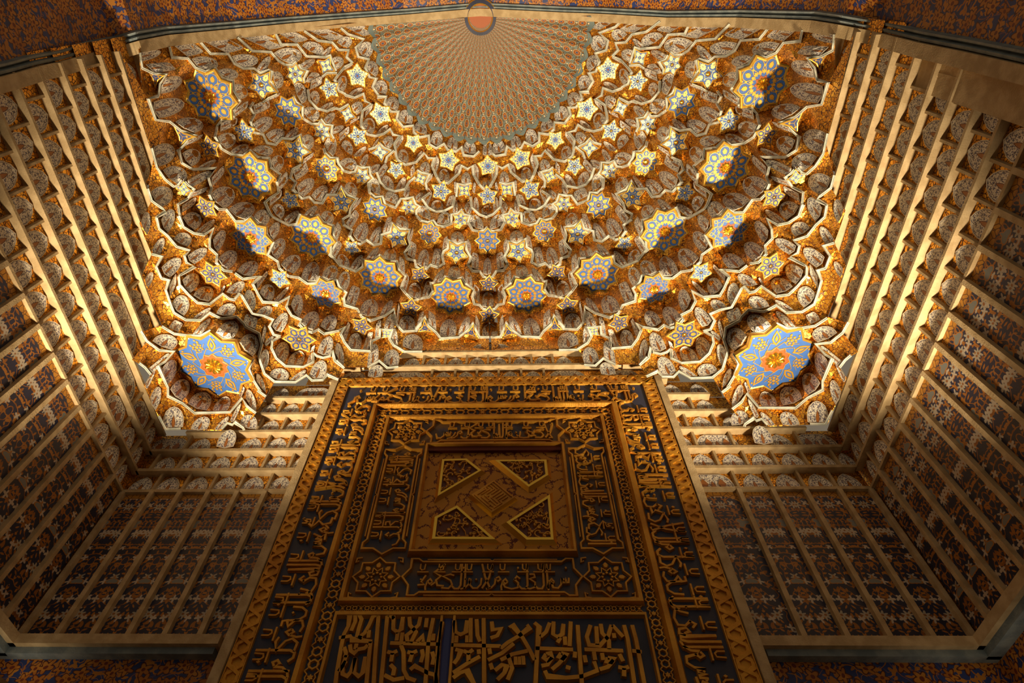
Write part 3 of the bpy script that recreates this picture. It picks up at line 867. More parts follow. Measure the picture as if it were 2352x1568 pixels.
def nrm_in(i):                                    # towards the inside of the arch
    a = arcd[max(0, i-1)]; b = arcd[min(len(arcd)-1, i+1)]; t = Vector((b.x-a.x, 0, b.z-a.z)).normalized()
    return Vector((t.z, 0, -t.x))
def sweep(name, prof, mat, parent, uvd=False):
    "prof: list of (offset along -Y, offset towards the opening)"
    V = []; U = []; F = []; n = len(prof)
    for i, p in enumerate(arcd):
        q = nrm_in(i)
        for a, h in prof: V.append(p+Vector((0, -a, 0))+q*h); U.append((ln[i], a))
    for i in range(len(arcd)-1):
        for k in range(n-1): F.append((i*n+k, i*n+k+1, (i+1)*n+k+1, (i+1)*n+k))
    return link(name, mesh(name, V, F, True, U if uvd else None), parent, mat)
BW = 0.66
arch = sweep('trim_1', [(-0.25, -0.10), (0.0, -0.10), (0.12, -0.10), (0.12, -0.13), (BW+0.5, -0.13), (BW+0.5, -0.4), (-0.25, -0.4)], M_CREAM, None)
tag(arch, 'front arch of the niche with blue vine-scroll soffit and cream edge', kind='structure')
sweep('edge_strip', [(-0.02, -0.10), (-0.015, 0.0), (0.085, 0.0), (0.085, -0.10)], M_CREAM, arch)
sweep('groove_moulding', [(0.087, -0.05), (0.095, -0.02), (0.115, -0.01), (0.125, -0.06), (0.14, -0.02), (0.155, -0.015), (0.165, -0.06)], M_GREY, arch)
sweep('painted_soffit', [(0.165, -0.06), (BW, -0.06)], M_BAND, arch, True)
sweep('outer_moulding', [(BW, -0.06), (BW, -0.02), (BW+0.04, -0.015), (BW+0.05, -0.06), (BW+0.10, -0.07)], M_GREY, arch)
# gilded rope: one rolled gadroon after another along the outer edge
gm = MB()
G = []
for a in range(9):
    t = a/8*math.pi
    for s in (-0.5, -0.35, 0, 0.35, 0.5):
        r = 0.085*(1-0.12*abs(s)*2) if abs(s) < 0.5 else 0.070
        G.append((s*0.075, -math.cos(t)*0.105, math.sin(t)*r))
Fg = [(a*5+i, a*5+i+1, (a+1)*5+i+1, (a+1)*5+i) for a in range(8) for i in range(4)]
gme = mesh('gadroon', G, Fg, False, smooth=True); gme.materials.append(M_ROPE)
tot = ln[-1]; s = 0.0; j = 0
while s < tot-0.1:
    while j < len(ln)-2 and ln[j+1] < s: j += 1
    f = (s-ln[j])/max(1e-6, ln[j+1]-ln[j]); p = arcd[j].lerp(arcd[j+1], f)
    if p.z > 2.2:
        t = (arcd[j+1]-arcd[j]); t = Vector((t.x, 0, t.z)).normalized(); q = nrm_in(j)
        o = bpy.data.objects.new('gadroon', gme); C.objects.link(o); o.parent = arch
        yv = Vector((0, -1, 0)) + t*0.25; yv.normalize()
        Mx = Matrix((t, yv, q)).transposed().to_4x4(); Mx.translation = p+Vector((0, -BW-0.20, CZ))-q*0.06
        o.matrix_world = Mx
    s += 0.072
# ------------------------------------------------------------------ the honeycomb vault
def floats(l): return [float(v) for v in l.split()]
vl = empty('ceiling'); vr = empty('ceiling')
tag(vl, 'left half of the gilded honeycomb vault with blue star medallions', kind='structure')
tag(vr, 'right half of the gilded honeycomb vault with blue star medallions', kind='structure')
INNER = {'o9': .80, 'l8': .74, 'e8': .72, 't8': .74, 'c5': .52, 'c6': .60, 'q4': .50, 'w5': .60, 'x5': .64, 'b5': .60, 'b6': .64, 'k3': .30, 'g10': .82}
STAR = []
for src, ctr in ((STARS+"\ng10 493 838.7 482.9 760.6", 0), (STARSC, 1)):
    for l in src.strip().splitlines():
        w = l.split(); ty = w[0]; n = int(ty[1:]); cx, cy, tx, ty_ = map(float, w[1:5])
        t = hull_t(cx, cy); c = ray(cx, cy)*t; tip = on_z(tx, ty_, c.z)
        r = (tip-c).length; ang = math.atan2(tip.y-c.y, tip.x-c.x)
        out = []
        for i in range(2*n):
            a = ang+math.pi*i/n; rr = r if i % 2 == 0 else r*INNER[ty]
            out.append(c+Vector((math.cos(a)*rr, math.sin(a)*rr, 0)))
        STAR.append(dict(ty=ty, n=n, c=c, r=r, ang=ang, out=out, ctr=ctr, z=c.z))
def project(p):
    w = p.dot(AF); return (1176+PX+FPX*p.dot(AR)/w, 784+PY-FPX*p.dot(AU)/w)
for s in STAR:
    s['px'] = [project(p) for p in s['out']]; s['pc'] = project(s['c'])
    s['pr'] = sum(math.dist(p, s['pc']) for p in s['px'])/len(s['px'])
SPX = np.array([s['pc'] for s in STAR]); SPR = np.array([s['pr'] for s in STAR]); SZ = np.array([s['z'] for s in STAR])
def depth(px, py):
    d = ray(px, py); t0 = hull_t(px, py)
    e = np.maximum(0, np.hypot(SPX[:, 0]-px, SPX[:, 1]-py)-SPR)
    i = e < 42
    if not i.any(): return t0
    w = np.exp(-(e[i]/13.0)**2); ti = SZ[i]/d.z
    ti = np.clip(ti, t0-0.35, t0+0.35)
    return float((np.sum(w*ti)+0.30*t0)/(np.sum(w)+0.30))
def P3(px, py, off=0.0):
    d = ray(px, py); t = depth(px, py); return d*t+d.normalized()*off
# outlines of the painted petals
def petal_out(b):
    bl = (b[0], b[1]); br = (b[2], b[3]); tp = (b[4], b[5]); rect = len(b) > 6
    m = ((bl[0]+br[0])/2, (bl[1]+br[1])/2); ax = (tp[0]-m[0], tp[1]-m[1]); hx = ((br[0]-bl[0])/2, (br[1]-bl[1])/2)
    prof = [(1, 0), (1.05, .28), (1.0, .52), (.80, .76), (.42, .93)] if not rect else [(1, 0), (1.03, .35), (1.0, .72), (.88, .93), (.6, 1.0)]
    L = [(m[0]-hx[0]*k+ax[0]*v, m[1]-hx[1]*k+ax[1]*v) for k, v in prof]; Rr = [(m[0]+hx[0]*k+ax[0]*v, m[1]+hx[1]*k+ax[1]*v) for k, v in prof]
    uvp = [(-k, v) for k, v in prof]; uvq = [(k, v) for k, v in prof]
    top = [] if rect else [tp]
    # counter: left side up, tip, right side down, base middle pushed a little to the front
    out = L+top+Rr[::-1]; uv = uvp+([] if rect else [(0, 1)])+uvq[::-1]
    bm = (m[0]-ax[0]*0.10, m[1]-ax[1]*0.10)
    if not rect: out.append(bm); uv.append((0, 0))
    rec = [0.075*v for _, v in uv]
    return out, uv, rec, math.hypot(*hx)*2, math.hypot(*ax)
PETL = []
for src, ctr in ((PETALS, 0), (PETALSC, 1)):
    for l in src.strip().splitlines():
        w = l.split(); b = [float(v) for v in w[:6]]+(['r'] if w[-1] == 'r' else [])
        PETL.append((petal_out(b), ctr))
# ---- gilded ground between them
REG = [(318,112),(322,160),(326,205),(279,122),(310,226),(330,291),(353,360),(340,436),(348.6,461),(320,512),(332,545),(348.6,583),(326,632),(347,691),(371,747),(323,762),(338,783),(303,826),(334,845),(347,862),(330,884),(376,985),(509,989),(520,972),(540,970),(561,988),(588,948),(611,911),(631,876),(679,877),(704,861),(745,868),(776.6,871),(791,844),(843.6,843),(871,828),(890,843),(929,807),(968,804.5),(1123,804),(1123,322),(1137,321),(1101.6,323),(1063,319),(1027.5,307),(992,289),(958,270),(928,238),(906,207),(893,188),(884,168),(875,148),(868.6,128),(860,105),(853,60),(847,50),(680,66),(544,81),(394.6,98)]
REG = [p for p in REG if p != (1137, 321)]
def inside(px, py, poly):
    c = False; n = len(poly)
    for i in range(n):
        x1, y1 = poly[i]; x2, y2 = poly[i-1]
        if (y1 > py) != (y2 > py) and px < (x2-x1)*(py-y1)/(y2-y1)+x1: c = not c
    return c
pts = []; rec = []; edges = []
def addpoly(P, R, closed=True):
    b = len(pts)
    for p, r in zip(P, R): pts.append(Vector(p)); rec.append(r)
    for i in range(len(P) if closed else len(P)-1): edges.append((b+i, b+(i+1) % len(P)))
addpoly(REG, [0.0]*len(REG))
for s in STAR: addpoly(s['px'], [0.0]*len(s['px']))
for (o, uv, rc, wd, ht), ctr in PETL: addpoly(o, rc)
CORN = [floats(l) for l in CORNICES.strip().splitlines()]
CORN = [[(l[i], l[i+1]) for i in range(0, len(l)-1, 2)] for l in CORN]
for P in CORN: addpoly(P, [-0.01]*len(P), False)
for gx in range(330, 1124, 15):
    for gy in range(60, 990, 15):
        q = (gx+(gy//15 % 2)*7+random.uniform(-3, 3), gy+random.uniform(-3, 3))
        if inside(q[0], q[1], REG): pts.append(Vector(q)); rec.append(0.03)
vo, eo, fo, ov, oe, of = delaunay_2d_cdt(pts, edges, [], 0, 0.2)
GV = []; keep = []
for p, o in zip(vo, ov):
    r = sum(rec[i] for i in o)/len(o) if o else 0.02
    GV.append(P3(p.x, p.y, r+0.014))
spoly = [s['px'] for s in STAR]
def in_star(x, y):
    for s in STAR:
        if math.dist((x, y), s['pc']) < s['pr']*1.3 and inside(x, y, s['px']): return True
    return False
GF = []
for f in fo:
    cx = sum(vo[i].x for i in f)/3; cy = sum(vo[i].y for i in f)/3
    if inside(cx, cy, REG) and not in_star(cx, cy): GF.append(tuple(f))
mesh_obj('gilded_ground', GV, GF, M_MOS, vl)
mesh_obj('gilded_ground', [mir(v) for v in GV], [f[::-1] for f in GF], M_MOS, vr)
# ---- petals
for i, ((o, uv, rc, wd, ht), ctr) in enumerate(PETL):
    n = len(o); cx = sum(p[0] for p in o)/n; cy = sum(p[1] for p in o)/n
    cu = sum(p[0] for p in uv)/n; cv = sum(p[1] for p in uv)/n; mr = sum(rc)/n
    t = depth(cx, cy); sc = t/FPX; W2 = wd*sc/2; H = ht*sc
    rings = [(1, 0.03, 1), (1, -0.024, 1), (.86, -0.022, 0), (.45, -0.012, 0)]
    V = []; U = []; U2 = []; ed = []
    ofx = (i*1.37) % 9; ofy = (i*0.73) % 7
    for k, h, e in rings:
        for p, q, r in zip(o, uv, rc):
            V.append(P3(cx+(p[0]-cx)*k, cy+(p[1]-cy)*k, mr+(r-mr)*k+h)); a = cu+(q[0]-cu)*k; b = cv+(q[1]-cv)*k
            U.append((a, b)); U2.append((a*W2+ofx, b*H+ofy)); ed.append(e)
    V.append(P3(cx, cy, mr-0.008)); U.append((cu, cv)); U2.append((cu*W2+ofx, cv*H+ofy)); ed.append(0)
    F = []
    for a in range(n):
        b = (a+1) % n
        for r in range(3): F.append((r*n+a, r*n+b, (r+1)*n+b, (r+1)*n+a))
        F.append((3*n+a, 3*n+b, 4*n))
    for m, par in ((0, vl), (1, vr)):
        if ctr and m: continue
        me = petal_mesh('niche_petal', ([mir(v) for v in V] if m else V, F, U, U2, ed)); link('niche_petal', me, par, M_PET)
# ---- cornices: double-ridged pale edge of every tier
CP = [(-4.6, 0.02), (-4.0, -0.012), (-2.2, -0.030), (-0.5, -0.018), (0.5, -0.018), (2.2, -0.030), (4.0, -0.012), (4.6, 0.02)]
for P in CORN:
    n = len(P); V = []
    for i in range(n):
        a = P[max(0, i-1)]; b = P[min(n-1, i+1)]; p = P[i]
        L = math.dist(a, b) or 1; nx, ny = -(b[1]-a[1])/L, (b[0]-a[0])/L
        if 0 < i < n-1:
            e = math.dist(a, p) or 1; ex, ey = -(p[1]-a[1])/e, (p[0]-a[0])/e; k = 1/max(0.62, abs(nx*ex+ny*ey))
        else: k = 1
        d = ray(*p); t = depth(*p); u = d.normalized()
        for s, h in CP:
            q = ray(p[0]+nx*s*k*0.74, p[1]+ny*s*k*0.74)*t; V.append(q+u*(h-0.006))
    m = len(CP); F = []
    for i in range(n-1):
        for k in range(m-1): F.append((i*m+k, i*m+k+1, (i+1)*m+k+1, (i+1)*m+k))
    mesh_obj('cornice', V, F, M_CORN, vl); mesh_obj('cornice', [mir(v) for v in V], F, M_CORN, vr)
# ------------------------------------------------------------------ star medallions (they hang flat, facing straight down)
def rot(p, a): c, s_ = math.cos(a), math.sin(a); return (p[0]*c-p[1]*s_, p[0]*s_+p[1]*c)
LEAF = [(0, -.16), (.035, -.13), (.075, -.14), (.07, -.09), (.12, -.07), (.09, -.02), (.125, .03), (.075, .05), (.07, .11), (.03, .10), (0, .18)]
LEAF = LEAF+[(-x, y) for x, y in LEAF[-2:0:-1]]
TREF = [(0, -.10), (.03, -.04), (.09, -.05), (.06, .0), (.10, .06), (.035, .05), (0, .13)]
TREF = TREF+[(-x, y) for x, y in TREF[-2:0:-1]]
def circ(r, n, ph=0): return [(r*math.cos(ph+2*math.pi*i/n), r*math.sin(ph+2*math.pi*i/n)) for i in range(n)]
class Flat(MB):
    "flat gilding in star units, z down"
    def fr(s): return lambda x, y, h: (x, y, -0.012-h)
    def poly(s, P, cx, cy, a, sc, m=0, h=0.012): s.prism([(cx+q[0]*sc, cy+q[1]*sc) for q in (rot(p, a) for p in P)], 0, h, s.fr(), m, 0.92)
    def line(s, P, wd=0.012, closed=False, m=0): s.ribbon(P, wd, 0.010, s.fr(), closed, m, 0.7)
def arcp(cx, cy, r, a0, a1, n=8): return [(cx+r*math.cos(a0+(a1-a0)*i/n), cy+r*math.sin(a0+(a1-a0)*i/n)) for i in range(n+1)]
def gild(ty, n):
    g = Flat()
    st = 2*math.pi/n
    def pol(r, a): return (r*math.cos(a), r*math.sin(a))
    if ty in ('o9', 't8'):
        k = 1.0 if ty == 'o9' else 0.95
        for i in range(n):
            a = i*st; x, y = pol(.63*k, a)
            g.poly(LEAF, x, y, a-math.pi/2, .74)
            g.line(arcp(x, y, .19, a-2.5, a+2.5, 10), .012)
            b = a+st/2; x, y = pol(.60*k, b); g.poly(circ(.05, 5, b), x, y, 0, 1)
            x, y = pol(.74*k, b); g.poly(LEAF, x, y, b+math.pi/2, .32)
            x, y = pol(.40, b); g.poly(TREF, x, y, b-math.pi/2, .9)
            x, y = pol(.40, a); g.poly(LEAF, x, y, a+math.pi/2, .45)
            g.line([pol(.30, a), pol(.46, a+st*.3), pol(.62, b), pol(.46, a+st*.7), pol(.30, a+st)], .011)
            if ty == 't8': x, y = pol(.82, a); g.poly(TREF, x, y, a-math.pi/2, .8)
        g.poly([pol(.30 if i % 2 == 0 else .22, i*st/2) for i in range(2*n)], 0, 0, 0, 1, 1, .008)
    elif ty == 'l8':
        for i in range(n):
            a = i*st; x, y = pol(.74, a)
            dm = [(.10, 0), (0, .075), (-.10, 0), (0, -.075)]
            g.line([(x+q[0], y+q[1]) for q in (rot(p, a) for p in dm)], .016, True); g.poly([(p[0]*.4, p[1]*.4) for p in dm], x, y, a, 1, 1)
            b = a+st/2
            g.line([pol(.64, a), pol(.58, a+st*.28), pol(.66, b-.05), pol(.70, b), pol(.66, b+.05), pol(.58, a+st*.72), pol(.64, a+st)], .013)
            g.line([pol(.66, b), pol(.50, a+st*.8), pol(.40, a+st), pol(.50, a+st*1.2)], .012)
            g.line([pol(.38, a), pol(.52, b), pol(.38, a+st)], .013)
            x, y = pol(.44, a); g.poly(circ(.03, 5), x, y, 0, 1)
        g.poly([pol(.40 if i % 2 == 0 else .27, i*st/2) for i in range(2*n)], 0, 0, 0, 1, 2, .008)
    elif ty == 'g10':
        for i in range(n):
            a = i*st; x, y = pol(.62, a)
            if i % 2 == 0:
                sp = [(0, -.17), (.06, -.09), (.085, 0), (.055, .09), (0, .20), (-.055, .09), (-.085, 0), (-.06, -.09)]
                g.line([(x+q[0], y+q[1]) for q in (rot(p, a-math.pi/2) for p in sp)], .022, True); g.poly([(p[0]*.45, p[1]*.5) for p in sp], x, y, a-math.pi/2, 1)
            else:
                g.poly(circ(.045, 6), x, y, 0, 1)
                for j in range(6): q = pol(.085, j*math.pi/3+a); g.poly(TREF, x+q[0], y+q[1], j*math.pi/3+a-math.pi/2, .42)
                for d in (-.30, .30):
                    q = pol(.64, a+d*.62); g.poly(circ(.03, 5), q[0], q[1], 0, 1); q = pol(.74, a+d*.5); g.poly(LEAF, q[0], q[1], a-math.pi/2+d, .26)
                    q = pol(.52, a+d*.6); g.poly(TREF, q[0], q[1], a+d*2, .3)
            g.line([pol(.36, a), pol(.44, a+st*.35), pol(.52, a+st*.6), pol(.46, a+st)], .008)
            g.line([pol(.46, a), pol(.55, a+st*.3), pol(.66, a+st*.55)], .007)
            q = pol(.80, a+.1); g.poly(LEAF, q[0], q[1], a+.8, .22); q = pol(.90, a); g.poly(circ(.018, 6), q[0], q[1], 0, 1, 3)
        g.line([pol(.37 if i % 2 == 0 else .31, i*st/2) for i in range(2*n)], .010, True)
        g.poly([pol(.36 if i % 2 == 0 else .29, i*st/2) for i in range(2*n)], 0, 0, 0, 1, 2, .008)
    elif ty[0] in 'ec':
        for i in range(n):
            a = i*st; r = .52; x, y = pol(r, a); sc = 1.35 if n < 8 else 1.12
            lf = [(p[0]*sc, p[1]*sc*1.12) for p in LEAF]
            rr = [(x+q[0], y+q[1]) for q in (rot(p, a-math.pi/2) for p in [(0, -.12), (.05, -.04), (.06, .03), (0, .13), (-.06, .03), (-.05, -.04)])]
            q = lf; g.poly(q, x, y, a-math.pi/2, 1)
            g.poly([(0, -.09), (.025, 0), (0, .08), (-.025, 0)], x, y, a-math.pi/2, 1, 4, .016)
            b = a+st/2; x, y = pol(.34 if n < 8 else .46, b); g.poly(circ(.04, 5), x, y, 0, 1)
            g.line([pol(.20, a), pol(.30, b), pol(.20, a+st)], .012)
    elif ty[0] == 'b':
        for i in range(n):
            a = i*st; x, y = pol(.50, a); g.poly(LEAF, x, y, a-math.pi/2, 1.0)
            g.line(arcp(x, y, .23, a-2.3, a+2.3, 8), .020)
            b = a+st/2; x, y = pol(.40, b); g.poly(TREF, x, y, b-math.pi/2, .8); x, y = pol(.84, a); g.poly(circ(.03, 6), x, y, 0, 1)
            g.line([pol(.2, a), pol(.36, b), pol(.2, a+st)], .016)
    elif ty[0] == 'w':
        for i in range(n):
            a = i*st; g.line([pol(.16, a), pol(.72, a)], .018); x, y = pol(.76, a); g.poly(TREF, x, y, a-math.pi/2, 1.3)
            g.line(arcp(0, 0, .46, a+.12, a+st-.12, 6), .018)
            for d in (-.2, .2): x, y = pol(.52, a+d*1.6); g.poly(TREF, x, y, a+d*4-math.pi/2, .75)
            b = a+st/2; x, y = pol(.36, b); g.poly(TREF, x, y, b-math.pi/2, .9); g.line([pol(.16, b), pol(.40, b)], .014)
    elif ty[0] == 'x':
        for i in range(n):
            a = i*st
            for r, d, sc in ((.74, 0, 1.5), (.60, .30, 1.05), (.60, -.30, 1.05), (.40, .0, 1.2), (.50, st/2, 1.0)):
                x, y = pol(r, a+d); g.poly(TREF, x, y, a+d-math.pi/2, sc)
            x, y = pol(.36, a+st/2); g.line(circ(.10, 7)and[(x+p[0], y+p[1]) for p in circ(.10, 8)], .022, True)
            x, y = pol(.54, a); g.line([(x+p[0], y+p[1]) for p in circ(.085, 8)], .020, True)
            g.line([pol(.18, a), pol(.60, a)], .020)
    elif ty[0] == 'q':
        for i in range(n):
            a = i*st; x, y = pol(.36, a); g.poly(LEAF, x, y, a-math.pi/2, 1.5); b = a+st/2; x, y = pol(.22, b); g.poly(circ(.05, 5), x, y, 0, 1)
    elif ty[0] == 'k':
        for i in range(n):
            a = i*st; x, y = pol(.30, a); g.poly(TREF, x, y, a-math.pi/2, 1.0); g.line([(0, 0), (x, y)], .015)
    return g
def rosette(n, r, h, depth_=0.55):
    V = []; F = []; m = n*4
    for ring, (q, hh) in enumerate(((1.0, 0.0), (.96, .35), (.72, .85), (.35, .75), (.08, .45))):
        for i in range(m):
            ph = i/4 % 1; lobe = math.sin(math.pi*ph)
            rr = r*q*(0.80+0.20*lobe if ring < 3 else 0.92+.08*lobe); a = 2*math.pi*(i-2)/m
            V.append((rr*math.cos(a), rr*math.sin(a), -0.014-h*hh*(0.5+0.5*lobe)))
    for k in range(4):
        for i in range(m): F.append((k*m+i, k*m+(i+1) % m, (k+1)*m+(i+1) % m, (k+1)*m+i))
    F.append(tuple(range(4*m, 5*m)))
    return V, F
def dome_boss(r, h):
    V = []; F = []; n = 14
    for q, hh in ((1.25, 0.0), (1.25, .15), (1.02, .18), (1.0, .25), (.85, .65), (.5, .93)):
        for i in range(n): V.append((r*q*math.cos(2*math.pi*i/n), r*q*math.sin(2*math.pi*i/n), -0.012-h*hh))
    for k in range(5):
        for i in range(n): F.append((k*n+i, k*n+(i+1) % n, (k+1)*n+(i+1) % n, (k+1)*n+i))
    V.append((0, 0, -0.012-h)); F += [(5*n+i, 5*n+(i+1) % n, 6*n) for i in range(n)]
    return V, F
SM = {}
GM = {'o9': (M_GOLD, M_RUST), 'l8': (M_GOLD, M_BLUE, M_RUST), 'g10': (M_GOLD, M_GOLD, M_RUST, M_CORN)}
M_DEEP = material('deep_blue_paint', (0.015, 0.04, 0.17), 0.5)
for ty, inn in INNER.items():
    n = int(ty[1:]); m = MB()
    out = []
    for i in range(2*n):
        a = math.pi*i/n; r = 1 if i % 2 == 0 else inn; out.append((r*math.cos(a), r*math.sin(a)))
    bw = {'k3': .66, 'q4': .80}.get(ty, .88 if n > 6 else .85)
    if ty == 'g10': bw = .93
    inr = [(x*bw, y*bw) for x, y in out]; N = 2*n
    V = [(x, y, .12) for x, y in out]+[(x, y, -.012) for x, y in out]+[(x*(1+bw)/2, y*(1+bw)/2, -.03) for x, y in out]+[(x, y, -.016) for x, y in inr]+[(x, y, -.006) for x, y in inr]+[(0, 0, -.006)]
    F = []; M = []
    for i in range(N):
        j = (i+1) % N
        for k in range(4): F.append((k*N+i, k*N+j, (k+1)*N+j, (k+1)*N+i)); M.append(0)
        F.append((4*N+i, 4*N+j, 5*N)); M.append(1)
    pm = mesh('star_medallion', V, F, False, mi=M)
    for q in (M_GOLD, M_DEEP if ty in ('b5', 'b6', 'k3') else M_BLUE): pm.materials.append(q)
    g = gild(ty, n); gm_ = mesh('gilding', g.V, g.F, False, mi=g.M)
    mats = GM.get(ty, (M_GPALE if ty[0] in 'xwqc' else M_GOLD, M_RUST, M_RUST, M_RUST, M_DEEP))
    for q in mats: gm_.materials.append(q)
    if ty in ('o9', 'l8', 'g10'): bv, bf = rosette(10 if ty != 'l8' else 8, {'o9': .22, 'l8': .26, 'g10': .25}[ty], .09)
    elif ty == 'k3': bv = None
    elif ty[0] in 'xq': bv, bf = dome_boss(.05, .03)
    else: bv, bf = dome_boss({'w': .10, 't': .17}.get(ty[0], .115), .07)
    bm = None
    if bv: bm = mesh('boss', bv, bf, False, smooth=ty[0] not in 'olg'); bm.materials.append(M_GBRT if ty[0] != 'x' else M_RUST)
    SM[ty] = (pm, gm_, bm)
WORD = {'o9': 'blue nine-pointed star medallion with vine-leaf gilding and gold rosette', 'l8': 'bright blue eight-pointed star medallion with lozenge strapwork and gold rosette', 'g10': 'large blue ten-pointed corner medallion with flowers and big gold rosette'}
for s in STAR:
    pm, gm_, bm = SM[s['ty']]
    for m, par in ((0, vl), (1, vr)):
        if m and s['ctr']: continue
        c = mir(s['c']) if m else s['c']
        o = bpy.data.objects.new('star_medallion', pm); C.objects.link(o); o.parent = par
        o.location = (c.x, c.y, c.z+CZ-0.008); o.scale = (s['r'],)*3
        a = s['ang']; o.rotation_euler = (0, 0, math.pi-a if m else a)
        if s['ty'] in WORD: o['label'] = WORD[s['ty']]
        for nm, me in (('gilding', gm_), ('boss' if s['ty'][0] not in 'olg' else 'rosette', bm)):
            if me is None: continue
            q = bpy.data.objects.new(nm, me); C.objects.link(q); q.parent = o
# ------------------------------------------------------------------ the fluted half dome
RIM = [(851, 50), (854, 66), (856, 84), (861, 105), (868.6, 128), (875, 148), (884, 168), (893, 188), (906, 207), (917, 221), (928, 237.5), (942, 254), (958, 270), (974, 281), (992, 289), (1009, 298), (1027.5, 307), (1045, 313), (1063, 319), (1082, 322), (1101.6, 323), (1118.5, 323.5)]
rim3 = [ray(*p)*hull_t(*p) for p in RIM]
AP = ray(1103, 41)*hull_t(1103, 41); AP.x = xc(AP.z); AP.z += 0.05
full = rim3+[mir(p) for p in rim3[-2::-1]]
L = [0]
for a, b in zip(full, full[1:]): L.append(L[-1]+(b-a).length)
def rim_at(f):
    s = f*L[-1]; i = 0
    while i < len(L)-2 and L[i+1] < s: i += 1
    return full[i].lerp(full[i+1], (s-L[i])/(L[i+1]-L[i]))
fan = empty('fluted_half_dome'); tag(fan, 'fluted half dome painted with rows of rust medallions at the top of the niche', 'dome')
NF = 25; NU = 6; NV = 22
def fan_pt(f, v, h):
    b = rim_at(f); d = b.lerp(AP, v)
    # bulge the straight rib out to the curve of the vault
    bul = math.sin(math.pi*min(1, v))*0.16*(1-0.3*v)
    up = Vector((0, 0, 1)); dirh = Vector((b.x-AP.x, b.y-AP.y, 0)).normalized()
    nrm = (up*0.75+dirh*0.65).normalized()
    return d+nrm*(bul+h)
for i in range(NF):
    V = []; U = []; U2 = []; F = []
    for a in range(NV+1):
        v = (a/NV)*0.985
        for k in range(NU+1):
            u = k/NU; f = (i+u)/NF; vv = v
            if a == 0: vv = -0.035*(1-abs(2*u-1)**1.2)+0.0
            V.append(fan_pt(f, vv, 0.045*(1-v)*(math.sin(math.pi*u)-0.5))); U.append((u, max(0, vv))); U2.append((0, i % 7))
    for a in range(NV):
        for k in range(NU): q = a*(NU+1)+k; F.append((q, q+1, q+NU+2, q+NU+1))
    link('flute', mesh('flute', V, F, True, U, U2, smooth=True), fan, M_FAN)
# roundel closing the flutes at the crown
m = MB(); n = 28
for r0, r1, z0, z1, mi_ in ((0.0, .17, -.03, -.03, 0), (.17, .19, -.03, -.06, 1), (.19, .24, -.06, -.05, 2), (.24, .26, -.05, -.02, 1)):
    V = [(AP.x+r*math.cos(2*math.pi*i/n), AP.y+r*math.sin(2*math.pi*i/n), AP.z+z) for r, z in ((r0, z0), (r1, z1)) for i in range(n)]
    m.add(V, [(i, (i+1) % n, n+(i+1) % n, n+i) for i in range(n)], mi_)
m.obj('crown_roundel', [M_RUST, M_GOLD, M_NAVY], fan)
# ------------------------------------------------------------------ the great gold inscription panel
PYL = 3.82
def pp(px, py): v = on_y(px, py, PYL); return (v.x, v.z)
def fr(base=0.0): return lambda x, z, h: (x, PYL-base-h, z)
pan = empty('inscription_panel', (0, 0, 0)); tag(pan, 'tall gilded relief panel of calligraphy bands around a square star recess', 'panel')
X0 = pp(783, 868)[0]; X1 = pp(1500, 866)[0]; ZTOP = (pp(783, 868)[1]+pp(1500, 866)[1])/2; ZBOT = 1.2
xD0 = (pp(803, 887)[0]+pp(681, 1200)[0])/2; xD1 = pp(1474.5, 885)[0]; zD = (pp(803, 888)[1]+pp(1474, 886)[1])/2
xD0 = pp(803, 887)[0]
xA0 = pp(863, 936)[0]; xA1 = pp(1409, 932)[0]; zA = (pp(863, 936)[1]+pp(1409, 932)[1])/2
xI0 = pp(893, 962)[0]; xI1 = pp(1381, 960)[0]; zI = (pp(893, 962)[1]+pp(1381, 960)[1])/2; zIb = pp(1150, 1384)[1]
xC0 = pp(980, 1026)[0]; xC1 = pp(1294, 1026)[0]; zC = pp(1140, 1026)[1]; zCb = pp(1135, 1277)[1]
zP = pp(1150, 1414)[1]
m = MB(); m.box((X0, PYL, ZBOT), (X1, PYL+0.35, ZTOP)); m.obj('backing', [M_NAVY], pan)
def bar(name, x0, z0, x1, z1, h, mat=None, b=0.0, ch=0.6):
    m = MB(); vert = abs(z1-z0) > abs(x1-x0)
    if vert: P = [((x0+x1)/2, z0), ((x0+x1)/2, z1)]; w = abs(x1-x0)/2
    else: P = [(x0, (z0+z1)/2), (x1, (z0+z1)/2)]; w = abs(z1-z0)/2
    m.ribbon(P, w, h, fr(b), False, 0, ch); return m.obj(name, [mat or M_PGOLD], pan)
def frame_bar(name, x0, x1, zt, zb, w, h, mat=None, b=0.0, ch=0.5):
    m = MB(); m.ribbon([(x0, zb), (x0, zt), (x1, zt), (x1, zb)], w, h, fr(b), True, 0, ch); return m.obj(name, [mat or M_PGOLD], pan)
# cream fillets framing the panel on the wall
for a, b in ((X0-0.075, X0-0.004), (X1+0.004, X1+0.075)):
    m = MB(); m.box((a, PYL-0.03, ZBOT), (b, PYL+0.35, ZTOP-0.01)); m.obj('side_fillet', [M_CREAM], pan)
